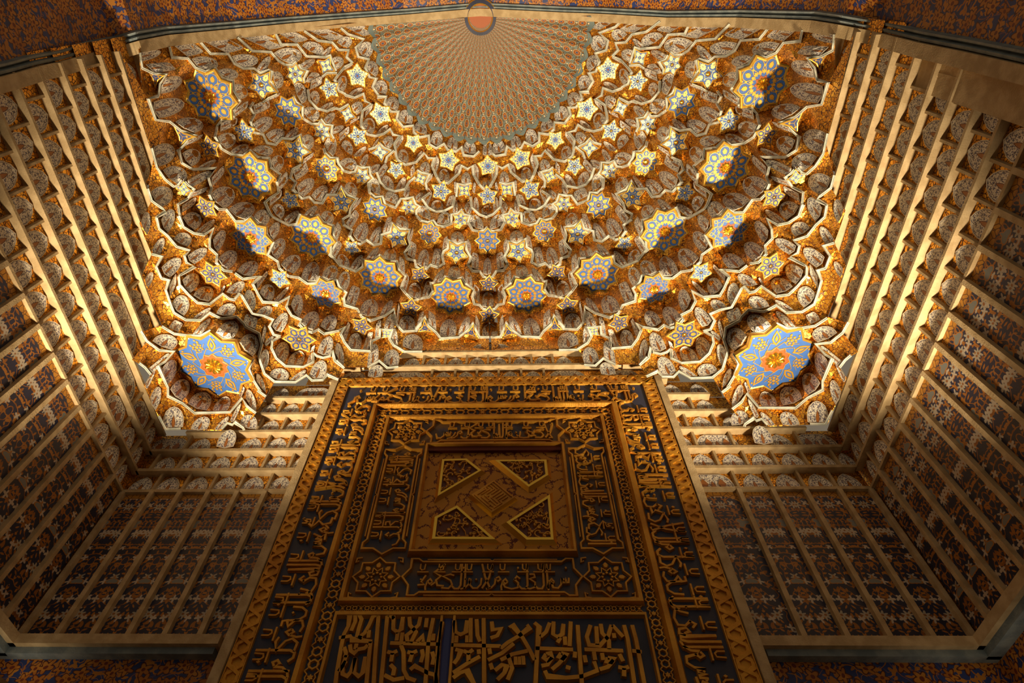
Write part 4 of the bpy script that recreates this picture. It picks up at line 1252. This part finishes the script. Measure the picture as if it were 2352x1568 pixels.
# braid border: gold strip with two interlaced strands
def braid(s0, s1, mk, wid):
    m = MB(); L = abs(s1-s0); n = max(2, int(round(L/0.105))); st = (s1-s0)/n
    m.prism([mk(s0, -.5), mk(s1, -.5), mk(s1, .5), mk(s0, .5)], 0, 0.006, fr(), 0, 1.0)
    for ph in (0, 1):
        P = []
        for i in range(n+1):
            sg = 1 if (i+ph) % 2 else -1
            P += [mk(s0+st*(i-.22), .34*sg), mk(s0+st*(i+.22), .34*sg)] if 0 < i < n else [mk(s0+st*i, .34*sg)]
        m.ribbon(P, wid*.125, 0.020+0.003*ph, fr(), False, 0, .72)
    for t in (-.47, .47): m.ribbon([mk(s0, t), mk(s1, t)], wid*.05, 0.02, fr(), False, 0, .6)
    m.obj('braid_border', [M_PGOLD], pan)
zb1 = (ZTOP+zD)/2; wb1 = ZTOP-zD-0.012
braid(X1-0.02, X0+0.02, lambda s, t: (s, zb1+t*wb1), wb1)
for xa, xb in ((X0, xD0), (xD1, X1)):
    c = (xa+xb)/2; wd = abs(xb-xa)-0.012
    braid(zb1, ZBOT, lambda s, t: (c+t*wd, s), wd)
# ---- calligraphy: strokes of joined letters, x runs leftwards as the script does
LET = {
 'alif': (.13, [[(0, 1.0), (.0, .03)]]), 'lam': (.24, [[(0, 1.0), (.0, .17), (.06, .04), (.18, .04), (.27, .15)]]),
 'lamalif': (.36, [[(0, .97), (.10, .45), (.30, .05)], [(.32, 1.0), (.22, .5), (.06, .06), (.18, .03)]]),
 'allah': (.52, [[(0, 1.0), (.0, .05)], [(.13, 1.0), (.13, .2), (.17, .06), (.26, .06), (.28, .92)], [(.28, .2), (.33, .06), (.44, .08), (.47, .26), (.38, .32), (.33, .18)]]),
 'ha': (.36, [[(0, .55), (.12, .60), (.34, .52), (.10, .36), (.04, .20), (.14, .05), (.36, .07)]]),
 'waw': (.30, [[(.16, .44), (.07, .50), (.02, .40), (.10, .32), (.17, .42), (.19, .22), (.29, .08), (.42, .03)]]),
 'nun': (.36, [[(0, .45), (.02, .2), (.12, .06), (.25, .06), (.35, .2), (.37, .45)]]), 'ra': (.20, [[(0, .42), (.05, .22), (.16, .07), (.30, .02)]]),
 'sin': (.50, [[(0, .46), (.02, .26), (.08, .26), (.10, .44), (.12, .26), (.19, .26), (.21, .44), (.25, .2), (.35, .06), (.49, .08), (.55, .34)]]),
 'mim': (.22, [[(0, .3), (.07, .42), (.15, .32), (.07, .22), (0, .3)], [(.15, .3), (.20, .12), (.18, -.02)]]), 'dal': (.22, [[(.02, .56), (.14, .30), (.02, .20), (.24, .18)]]),
 'kaf': (.36, [[(-.02, 1.0), (.30, .66), (.08, .52), (.22, .36), (.16, .16), (-.04, .14)], [(.22, .3), (.36, .16)]]),
 'ya': (.42, [[(.0, .42), (.10, .52), (.17, .40), (.06, .26), (.08, .08), (.26, .03), (.46, .10), (.52, .24)]]), 'ayn': (.30, [[(.20, .60), (.06, .60), (.04, .48), (.20, .42), (.04, .28), (.05, .10), (.20, .03), (.34, .08)]])}
SURA = 'waw alif lam lamalif ha dal ya nun mim allah alif ha dal kaf lam waw ra sin mim alif lam ayn lam ya mim waw lamalif nun ra alif lam ha kaf mim dal sin waw allah ya ra lam alif nun ayn mim ha lam'.split()
def script(name, L, H, fm, w=0.043, start=0, upper=True, parent=None, h=0.024, mat=None):
    m = MB(); s = H*0.12; i = start; rnd = random.Random(start+5)
    marks = [(0, -.05), (.05, 0), (0, .05), (-.05, 0)]
    k = 0
    while s < L-H*0.30:
        nm = SURA[i % len(SURA)]; adv, st = LET[nm]; i += 1; k += 1
        for q, P in enumerate(st):
            tall = max(y for _, y in P) > .9
            pts_ = [(min(L-0.01, s+x*H), .03*H+y*H*(.94 if tall else .92)) for x, y in P]
            m.ribbon(pts_, w*H*(1.15 if tall else 1.0), h, fm, False, 0, .62)
        if nm in ('nun', 'ra', 'dal', 'ya', 'sin'):
            m.prism([(s+.16*H+x*H, .40*H+y*H) for x, y in marks], 0, h, fm, 0, .7)
        if upper and k % 2 == 0 and s+.4*H < L:
            m.ribbon([(s-.05*H, .66*H), (s+.30*H, .66*H)], w*H*.8, h+.003, fm, False, 0, .62)
            a = s+rnd.uniform(-.02, .08)*H
            m.ribbon([(a, .97*H), (a+.02*H, .76*H), (a+.10*H, .74*H), (a+.15*H, .80*H), (a+.15*H, .97*H)], w*H*.75, h, fm, False, 0, .62)
        elif upper and k % 3 == 1:
            m.prism([(s+.06*H+x*H, .82*H+y*H*1.4) for x, y in marks], 0, h, fm, 0, .7)
        s += adv*H*0.90
    return m.obj(name, [mat or M_PGOLD], parent or pan)
HB = zD-zA-0.06
script('inscription_band', xD1-xD0-0.10, HB, lambda s, t, h: fr()(xD1-0.05-s, zA+0.035+t, h), start=0)
HL = xA0-xD0-0.06
script('inscription_band', zD-ZBOT, HL, lambda s, t, h: fr()(xA0-0.035-t, zD-0.30-s, h), start=11)
script('inscription_band', zD-ZBOT-0.3, HL, lambda s, t, h: fr()(xA1+0.035+t, ZBOT+s, h), start=23)
# ridges
RW = 0.035
m = MB(); m.ribbon([(xA0, ZBOT), (xA0, zA), (xA1, zA), (xA1, ZBOT)], RW, 0.05, fr(), False, 0, .45); m.obj('ridge', [M_PGOLD], pan)
frame_bar('ridge', xI0, xI1, zI, zIb, .028, 0.045)
m = MB(); m.ribbon([(xI0-.01, ZBOT), (xI0-.01, zP), (xI1+.01, zP), (xI1+.01, ZBOT)], .020, 0.035, fr(), False, 0, .5); m.obj('ridge', [M_PGOLD], pan)
# chains of hexagons and six-pointed stars
def chain(L, H, fm):
    m = MB(); st = H*0.86; n = max(2, int(round(L/st))); st = L/n
    for i in range(n):
        c = (i+.5)*st
        if i % 3 == 0: m.prism([(c+H*(.30 if k % 2 == 0 else .16)*math.cos(math.pi*k/6), H*.5+H*(.30 if k % 2 == 0 else .16)*math.sin(math.pi*k/6)) for k in range(12)], 0, .016, fm, 0, .8)
        else: m.ribbon([(c+H*.31*math.cos(math.pi*k/3), H*.5+H*.31*math.sin(math.pi*k/3)) for k in range(6)], H*.085, .018, fm, True, 0, .6)
        for sg in (0, 1):
            y0, y1 = (.03, .25) if sg == 0 else (.97, .75)
            m.ribbon([(c-st*.5, H*y0), (c-st*.25, H*y1), (c, H*(y0*.4+y1*.6)), (c+st*.25, H*y1), (c+st*.5, H*y0)], H*.06, .016, fm, False, 0, .6)
    m.obj('star_chain_border', [M_PGOLD], pan)
g0 = RW+.004; HC = (xI0-xA0)-RW-.030
zc1 = zA-g0; HT = (zA-zI)-RW-.030
chain(xA1-xA0-2*g0, HT, lambda s, t, h: fr()(xA0+g0+s, zc1-HT+t, h))
chain(zA-ZBOT, HC, lambda s, t, h: fr()(xA0+g0+t, zA-g0-HT-s, h))
chain(zA-ZBOT, (xA1-xI1)-RW-.030, lambda s, t, h: fr()(xI1+.030+t, zA-g0-HT-s, h))
HB2 = zIb-zP-.055
chain(xI1-xI0, HB2, lambda s, t, h: fr()(xI0+s, zP+.024+t, h))
# ---- cartouches and corner stars between the inner ridge and the square recess
def cart(L, H, fm, start):
    m = MB(); e = H*.5; c = H*.16
    P = [(0, e), (c, H*.72), (c, H-.02*H), (c*2.0, H*.98), (c*2.6, H*.90), (L-c*2.6, H*.90), (L-c*2, H*.98), (L-c, H*.98), (L-c, H*.72), (L, e), (L-c, H*.28), (L-c, .02*H), (L-c*2, .02*H), (L-c*2.6, H*.10), (c*2.6, H*.10), (c*2, .02*H), (c, .02*H), (c, H*.28)]
    m.ribbon(P, H*.035, .026, fm, True, 0, .55)
    for y in (.0, 1.0): m.ribbon([(c*3.2, H*(.03+.94*y)), (L*.5-c*.3, H*(.03+.94*y)), (L*.5, H*(.08+.84*y)), (L*.5+c*.3, H*(.03+.94*y)), (L-c*3.2, H*(.03+.94*y))], H*.022, .02, fm, False, 0, .55)
    m.obj('cartouche', [M_PGOLD], pan)
    script('inscription', L-c*2.6, H*.72, lambda s, t, h: fm(c*1.3+s, H*.14+t, h), .042, start)
def corner(cx, cz, R):
    m = MB(); f = fr()
    m.ribbon([(cx+R*(1 if k % 2 == 0 else .78)*math.cos(math.pi*k/8), cz+R*(1 if k % 2 == 0 else .78)*math.sin(math.pi*k/8)) for k in range(16)], R*.06, .026, f, True, 0, .55)
    for k in range(8):
        a = k*math.pi/4; x, y = cx+R*.62*math.cos(a), cz+R*.62*math.sin(a)
        m.prism([(x+q[0], y+q[1]) for q in (rot((p[0]*R*1.25, p[1]*R*1.25), a-math.pi/2) for p in LEAF)], 0, .022, f, 0, .7)
        b = a+math.pi/8
        m.ribbon([(cx+R*r*math.cos(t), cz+R*r*math.sin(t)) for r, t in ((.30, a), (.42, b-.1), (.50, b), (.42, b+.1), (.30, a+math.pi/4))], R*.035, .02, f, False, 0, .6)
        m.prism([(cx+R*.20*math.cos(a)+q[0], cz+R*.20*math.sin(a)+q[1]) for q in (rot((p[0]*R*.9, p[1]*R*.9), a-math.pi/2) for p in TREF)], 0, .022, f, 0, .7)
    for sx in (-1, 1):
        for sz in (-1, 1):
            m.ribbon([(cx+sx*R*.78, cz+sz*R*1.02), (cx+sx*R*1.0, cz+sz*R*.98), (cx+sx*R*1.02, cz+sz*R*.76), (cx+sx*R*.9, cz+sz*R*.84)], R*.05, .02, f, False, 0, .6)
    m.obj('corner_star', [M_PGOLD], pan)
gd = .032
DX0, DX1, DZ0, DZ1 = xI0+gd, xI1-gd, zIb+gd, zI-gd
cw = xC0-DX0-.03; ch_ = DZ1-zC-.03; cwr = DX1-xC1-.03; chb = zCb-DZ0-.03
base = MB(); base.prism([(DX0, DZ0), (DX1, DZ0), (DX1, DZ1), (DX0, DZ1)], 0, .004, fr(), 0, 1); base.obj('band_ground', [material('worn_blue_gold', lambda b: mixc(sstep(noise(objco(), 3.0, 4.0)[0], .42, .6), (0.02, 0.024, 0.055), (0.12, 0.055, 0.012)), .5)], pan)
for cx, cz, R in ((DX0+cw*.5, DZ1-ch_*.5, min(cw, ch_)*.5), (DX1-cwr*.5, DZ1-ch_*.5, min(cwr, ch_)*.5), (DX0+cw*.5, DZ0+chb*.5, min(cw, chb)*.5), (DX1-cwr*.5, DZ0+chb*.5, min(cwr, chb)*.5)): corner(cx, cz, R)
xL_, xR_ = DX0+cw+.01, DX1-cwr-.01
cart(xR_-xL_, ch_*.96, lambda s, t, h: fr(.004)(xR_-s, zC+.035+t, h), 3)
cart(xR_-xL_, chb*.96, lambda s, t, h: fr(.004)(xR_-s, DZ0+.005+t, h), 17)
cart(zC-zCb, cw*.96, lambda s, t, h: fr(.004)(DX0+cw-t, zC-s, h), 8)
cart(zC-zCb, cwr*.96, lambda s, t, h: fr(.004)(xC1+.035+t, zCb+s, h), 29)
# ---- the square recess with its whirl of four openwork panels and a diamond
frame_bar('recess_frame', xC0+.012, xC1-.012, zC-.012, zCb+.012, .026, .06, M_PGOLD, 0, .35)
m = MB(); q = [(xC0, zCb), (xC1, zCb), (xC1, zC), (xC0, zC)]
m.add([fr(.006)(x, z, 0) for x, z in q], [(0, 1, 2, 3)], 0, [(x*1.0, z*1.0) for x, z in q]); m.obj('recess_floor', [M_BRN], pan, uv=True)
m = MB(); m.ribbon([(xC0+.03, zC-.06), (xC1-.03, zC-.06)], .032, .03, fr(.006), False, 0, .9); m.obj('recess_head', [M_BRN], pan)
OPEN = [[(1010, 1057), (1076, 1055), (1117, 1087), (997, 1158)], [(1122, 1059), (1262, 1058), (1267, 1100), (1214, 1133)], [(1051, 1160), (991, 1191), (983, 1251), (1156, 1252)], [(1269, 1131), (1280, 1254), (1206, 1254), (1151, 1206)]]
def poly_in(P, k):
    cx = sum(p[0] for p in P)/len(P); cz = sum(p[1] for p in P)/len(P)
    return [(cx+(x-cx)*k, cz+(z-cz)*k) for x, z in P]
for oi, Q in enumerate(OPEN):
    P = [pp(*p) for p in Q]
    m = MB(); f = fr(.006)
    n = len(P); I = poly_in(P, .84); J = poly_in(P, .72)
    V = [f(x, z, 0) for x, z in P]+[f(x, z, .035) for x, z in I]+[f(x, z, .035) for x, z in J]+[f(x, z, .016) for x, z in J]
    for k in range(n):
        j = (k+1) % n
        for r in range(3): m.add([V[r*n+k], V[r*n+j], V[(r+1)*n+j], V[(r+1)*n+k]], [(0, 1, 2, 3)], 0)
    m.add(V[3*n:], [tuple(range(n))], 1)
    po = m.obj('openwork_panel', [M_GBRT, M_MAROON, M_PGOLD], pan)
    s = MB(); rnd = random.Random(oi+3); J2 = poly_in(P, .68); cnt = 0
    xs = [p[0] for p in J]; zs = [p[1] for p in J]; used = []
    for _ in range(900):
        x = rnd.uniform(min(xs), max(xs)); z = rnd.uniform(min(zs), max(zs)); r = rnd.uniform(.030, .055)
        if not inside(x, z, J2) or any(math.dist((x, z), u) < .068 for u in used): continue
        used.append((x, z)); a = rnd.uniform(0, 6.28); d = rnd.choice((-1, 1))
        sp = [(x+r*(1-.11*k)*math.cos(a+d*k*.62), z+r*(1-.11*k)*math.sin(a+d*k*.62)) for k in range(8)]
        sp = [p for p in sp if inside(*p, J)]
        s.ribbon(sp, .0085, .020, fr(.018), False, 0, .5)
        for t in (0, 3.1):
            lx, lz = x+r*1.15*math.cos(a+t), z+r*1.15*math.sin(a+t)
            if inside(lx, lz, J): s.prism([(lx+q[0], lz+q[1]) for q in (rot((p[0]*.17, p[1]*.17), a+t) for p in LEAF)], 0, .020, fr(.018), 0, .6)
    for u, v in zip(used, used[1:]):
        if math.dist(u, v) < .16: s.ribbon([u, ((u[0]+v[0])/2+.012, (u[1]+v[1])/2), v], .007, .018, fr(.018), False, 0, .5)
    s.obj('scrollwork', [M_PGOLD], po)
D = [pp(1135, 1104), pp(1190, 1150), pp(1129, 1190), pp(1075, 1143)]
m = MB(); f = fr(.006); I = poly_in(D, .86)
for k in range(4):
    j = (k+1) % 4; m.add([f(*D[k], 0), f(*D[j], 0), f(*I[j], .035), f(*I[k], .035)], [(0, 1, 2, 3)], 0)
m.add([f(*p, .035) for p in I], [(0, 1, 2, 3)], 1)
dm = m.obj('diamond_boss', [M_GBRT, M_PGOLD], pan)
m = MB(); I2 = poly_in(D, .74)
def dp(a, b):                                       # unit square on the diamond
    t = [I2[0][k]*(1-a)+I2[1][k]*a for k in (0, 1)]; u = [I2[3][k]*(1-a)+I2[2][k]*a for k in (0, 1)]
    return tuple(t[k]*(1-b)+u[k]*b for k in (0, 1))
for P in ([(0, 0), (1, 0)], [(0, .12), (.42, .12), (.42, .5)], [(.0, .24), (.3, .24), (.3, .62)], [(.55, .1), (.55, .62), (.9, .62)], [(.68, .12), (.68, .5)], [(.8, .1), (.8, .5), (1, .5)], [(.92, .12), (.92, .4)], [(0, .38), (.18, .38), (.18, .8)], [(0, .5), (.08, .5), (.08, .9)], [(0, 1), (1, 1)], [(.3, .74), (1, .74)], [(.26, .88), (.92, .88)], [(.42, .62), (.42, .74)], [(.62, .74), (.62, .88)], [(.8, .88), (.8, 1)], [(0, 0), (0, .38)], [(1, .5), (1, .9)]):
    m.ribbon([dp(*p) for p in P], .0055, .010, fr(.041), False, 0, .6)
m.obj('square_script', [M_PGOLD], dm)
# ---- the two big inscription fields at the foot, strokes traced from the photograph
def tr(ox, oy, txt):
    o = []
    for l in txt.strip().split('|'):
        v = floats(l); o.append([pp(ox+v[i]/3.752, oy+v[i+1]/3.752) for i in range(0, len(v), 2)])
    return o
F1 = tr(700, 1150, '345 988 395 1000 380 1100 345 1165 325 1250 282 1500 270 1600|440 988 440 1060 405 1140|465 985 495 1040 470 1120 455 1185 500 1205|650 990 590 1020 560 1090 520 1160 470 1200|300 1200 400 1185 405 1215 585 1232|560 1135 552 1200|640 1010 612 1350 598 1600|715 1010 685 1350 660 1600|770 1010 766 1125 800 1150 835 1128 850 1020|720 995 775 1035|905 1020 910 1090 962 1150 915 1245|1000 1020 985 1090 930 1140 880 1180 890 1240|1055 1030 1045 1110|1110 1030 1068 1240 1042 1600|1188 1060 1150 1250 1135 1600|740 1245 1170 1256|795 1225 805 1155|835 1232 845 1155|1112 1165 1107 1225|970 1235 1022 1182 1022 1240|715 1320 760 1332 802 1312|760 1332 748 1405|888 1322 930 1332 972 1312|930 1332 908 1408|1012 1300 1022 1350 1002 1412|1100 1320 1116 1372 1102 1432|742 1430 776 1465 764 1525|365 1350 330 1450 332 1512 372 1530 405 1490 440 1372|440 1372 432 1500 470 1532 505 1500 528 1362|300 1490 362 1400|572 1232 552 1420 536 1600|395 1258 402 1312 432 1332 462 1300 520 1290 548 1262|440 1300 452 1250|345 1280 362 1330 352 1370|832 1262 855 1320 858 1480 890 1545 960 1570|912 1475 950 1442 1005 1472 1062 1502 1128 1520 1140 1600|690 1520 770 1562 862 1545')
F2 = tr(700, 1150, '1290 1050 1300 1150 1345 1172 1390 1150 1400 1050|1432 1030 1430 1240|1482 1040 1490 1180 1512 1232|1542 1030 1546 1350 1548 1600|1310 1182 1305 1242|1402 1180 1400 1240|1265 1262 1690 1272|1612 1060 1620 1132 1692 1120 1660 1182 1602 1202|1580 1392 1700 1332 1802 1250|1280 1502 1400 1422 1512 1360|1300 1300 1348 1312 1320 1380 1288 1422|1370 1312 1412 1332 1452 1302|1412 1332 1412 1402|1590 1290 1600 1340|1500 1300 1505 1340|1600 1420 1618 1472|1280 1545 1340 1502 1400 1482 1462 1600|1640 1482 1700 1432 1742 1442 1720 1502 1660 1562')
F2 += tr(1150, 1150, '75 1112 100 1088 190 1200 242 1290 292 1392|225 1088 250 1112 160 1182 60 1242 0 1292|290 1070 330 1102 312 1350 300 1600|422 1070 390 1150 342 1192|455 1060 450 1170 490 1192 530 1170 540 1080|602 1060 592 1272|662 1090 680 1350 698 1600|772 1090 740 1190 760 1262 850 1270 922 1190 952 1090|860 1080 872 1160 930 1222 932 1300|822 1102 830 1262|960 1092 1052 1192|1060 1090 1092 1210 1150 1600|1130 1090 1162 1210 1235 1600|300 1290 622 1302|720 1300 1052 1312|1130 1312 1212 1322|550 1190 556 1262|488 1242 512 1200|970 1160 978 1202|390 1340 370 1372 402 1396 442 1370 430 1332 390 1340|442 1370 402 1432 350 1442|520 1332 500 1362 540 1382 566 1342 520 1332|560 1352 500 1422 440 1472|640 1320 636 1372|720 1350 732 1412|800 1320 812 1392|870 1332 882 1392|1020 1340 1052 1402|920 1372 910 1402 950 1412 976 1382 920 1372|970 1392 920 1452 850 1472|380 1482 402 1532 560 1545 700 1532 830 1482 802 1402|1010 1452 1060 1462 1102 1450|1060 1462 1060 1532|560 1450 600 1462|0 1392 100 1342 232 1312|130 1362 132 1432|160 1362 166 1432|192 1356 196 1432|60 1342 100 1462 60 1562')
for nm, FS in (('inscription_field', F1), ('inscription_field', F2)):
    m = MB()
    for P in FS: m.ribbon(P, .0195, .030, fr(), False, 0, .68)
    m.obj(nm, [M_PGOLD], pan)
xv = pp(1024, 1490)[0]
for a in (-.045, .045): bar('divider', xv+a-.014, ZBOT, xv+a+.014, zP, .03)
bar('divider', xv-.03, ZBOT, xv+.03, zP, .004, material('panel_blue', (0.03, 0.05, 0.22), .5))
# ------------------------------------------------------------------ the two floodlights on the side walls
def flood(label, c, ax, up, w, h, d):
    ax = Vector(ax).normalized(); sd = ax.cross(Vector(up)).normalized(); uu = sd.cross(ax)
    r = empty('floodlight', (c[0], c[1], c[2]+CZ)); tag(r, label, 'floodlight')
    def f(a, b, e): return Vector(c)+sd*a+uu*b+ax*e
    def blk(name, a0, a1, b0, b1, e0, e1, mat, tp=1.0):
        V = [f(a*k, b*k, e) for e, k in ((e0, tp), (e1, 1)) for a, b in ((a0, b0), (a1, b0), (a1, b1), (a0, b1))]
        me = mesh(name, [v-Vector(c) for v in V], [(0, 3, 2, 1), (4, 5, 6, 7), (0, 1, 5, 4), (1, 2, 6, 5), (2, 3, 7, 6), (3, 0, 4, 7)], False); return link(name, me, r, mat)
    blk('housing', -w, w, -h, h, -d, 0, M_LAMP, .82)
    for a0, a1, b0, b1 in ((-w*1.12, -w*.9, -h*1.15, h*1.15), (w*.9, w*1.12, -h*1.15, h*1.15), (-w*.9, w*.9, -h*1.15, -h*.9), (-w*.9, w*.9, h*.9, h*1.15)): blk('flange', a0, a1, b0, b1, 0, .03, M_CREAM)
    g = blk('lens', -w*.9, w*.9, -h*.9, h*.9, .0, .008, M_LENS)
    for a in (-w*.5, w*.5): blk('bracket', a-.012, a+.012, -h*1.5, -h*.9, -d*.6, -d*.45, M_LAMP)
def lens(b):
    b.inputs['Emission Color'].default_value = (1, .85, .6, 1); b.inputs['Emission Strength'].default_value = 2.0; return (0.8, 0.8, 0.75)
M_LENS = material('lamp_lens', lens, .2)
cR = ray(2352, 1600); cR = cR*(3.05/cR.x); cL = ray(-28, 1560); cL = cL*(-3.45/cL.x)
flood('floodlight at the lower right of the niche wall', cR, (-.35, -.1, .93), (0, 1, 0), .17, .12, .16)
flood('floodlight at the lower left of the niche wall', cL, (.35, -.1, .93), (0, 1, 0), .17, .12, .16)
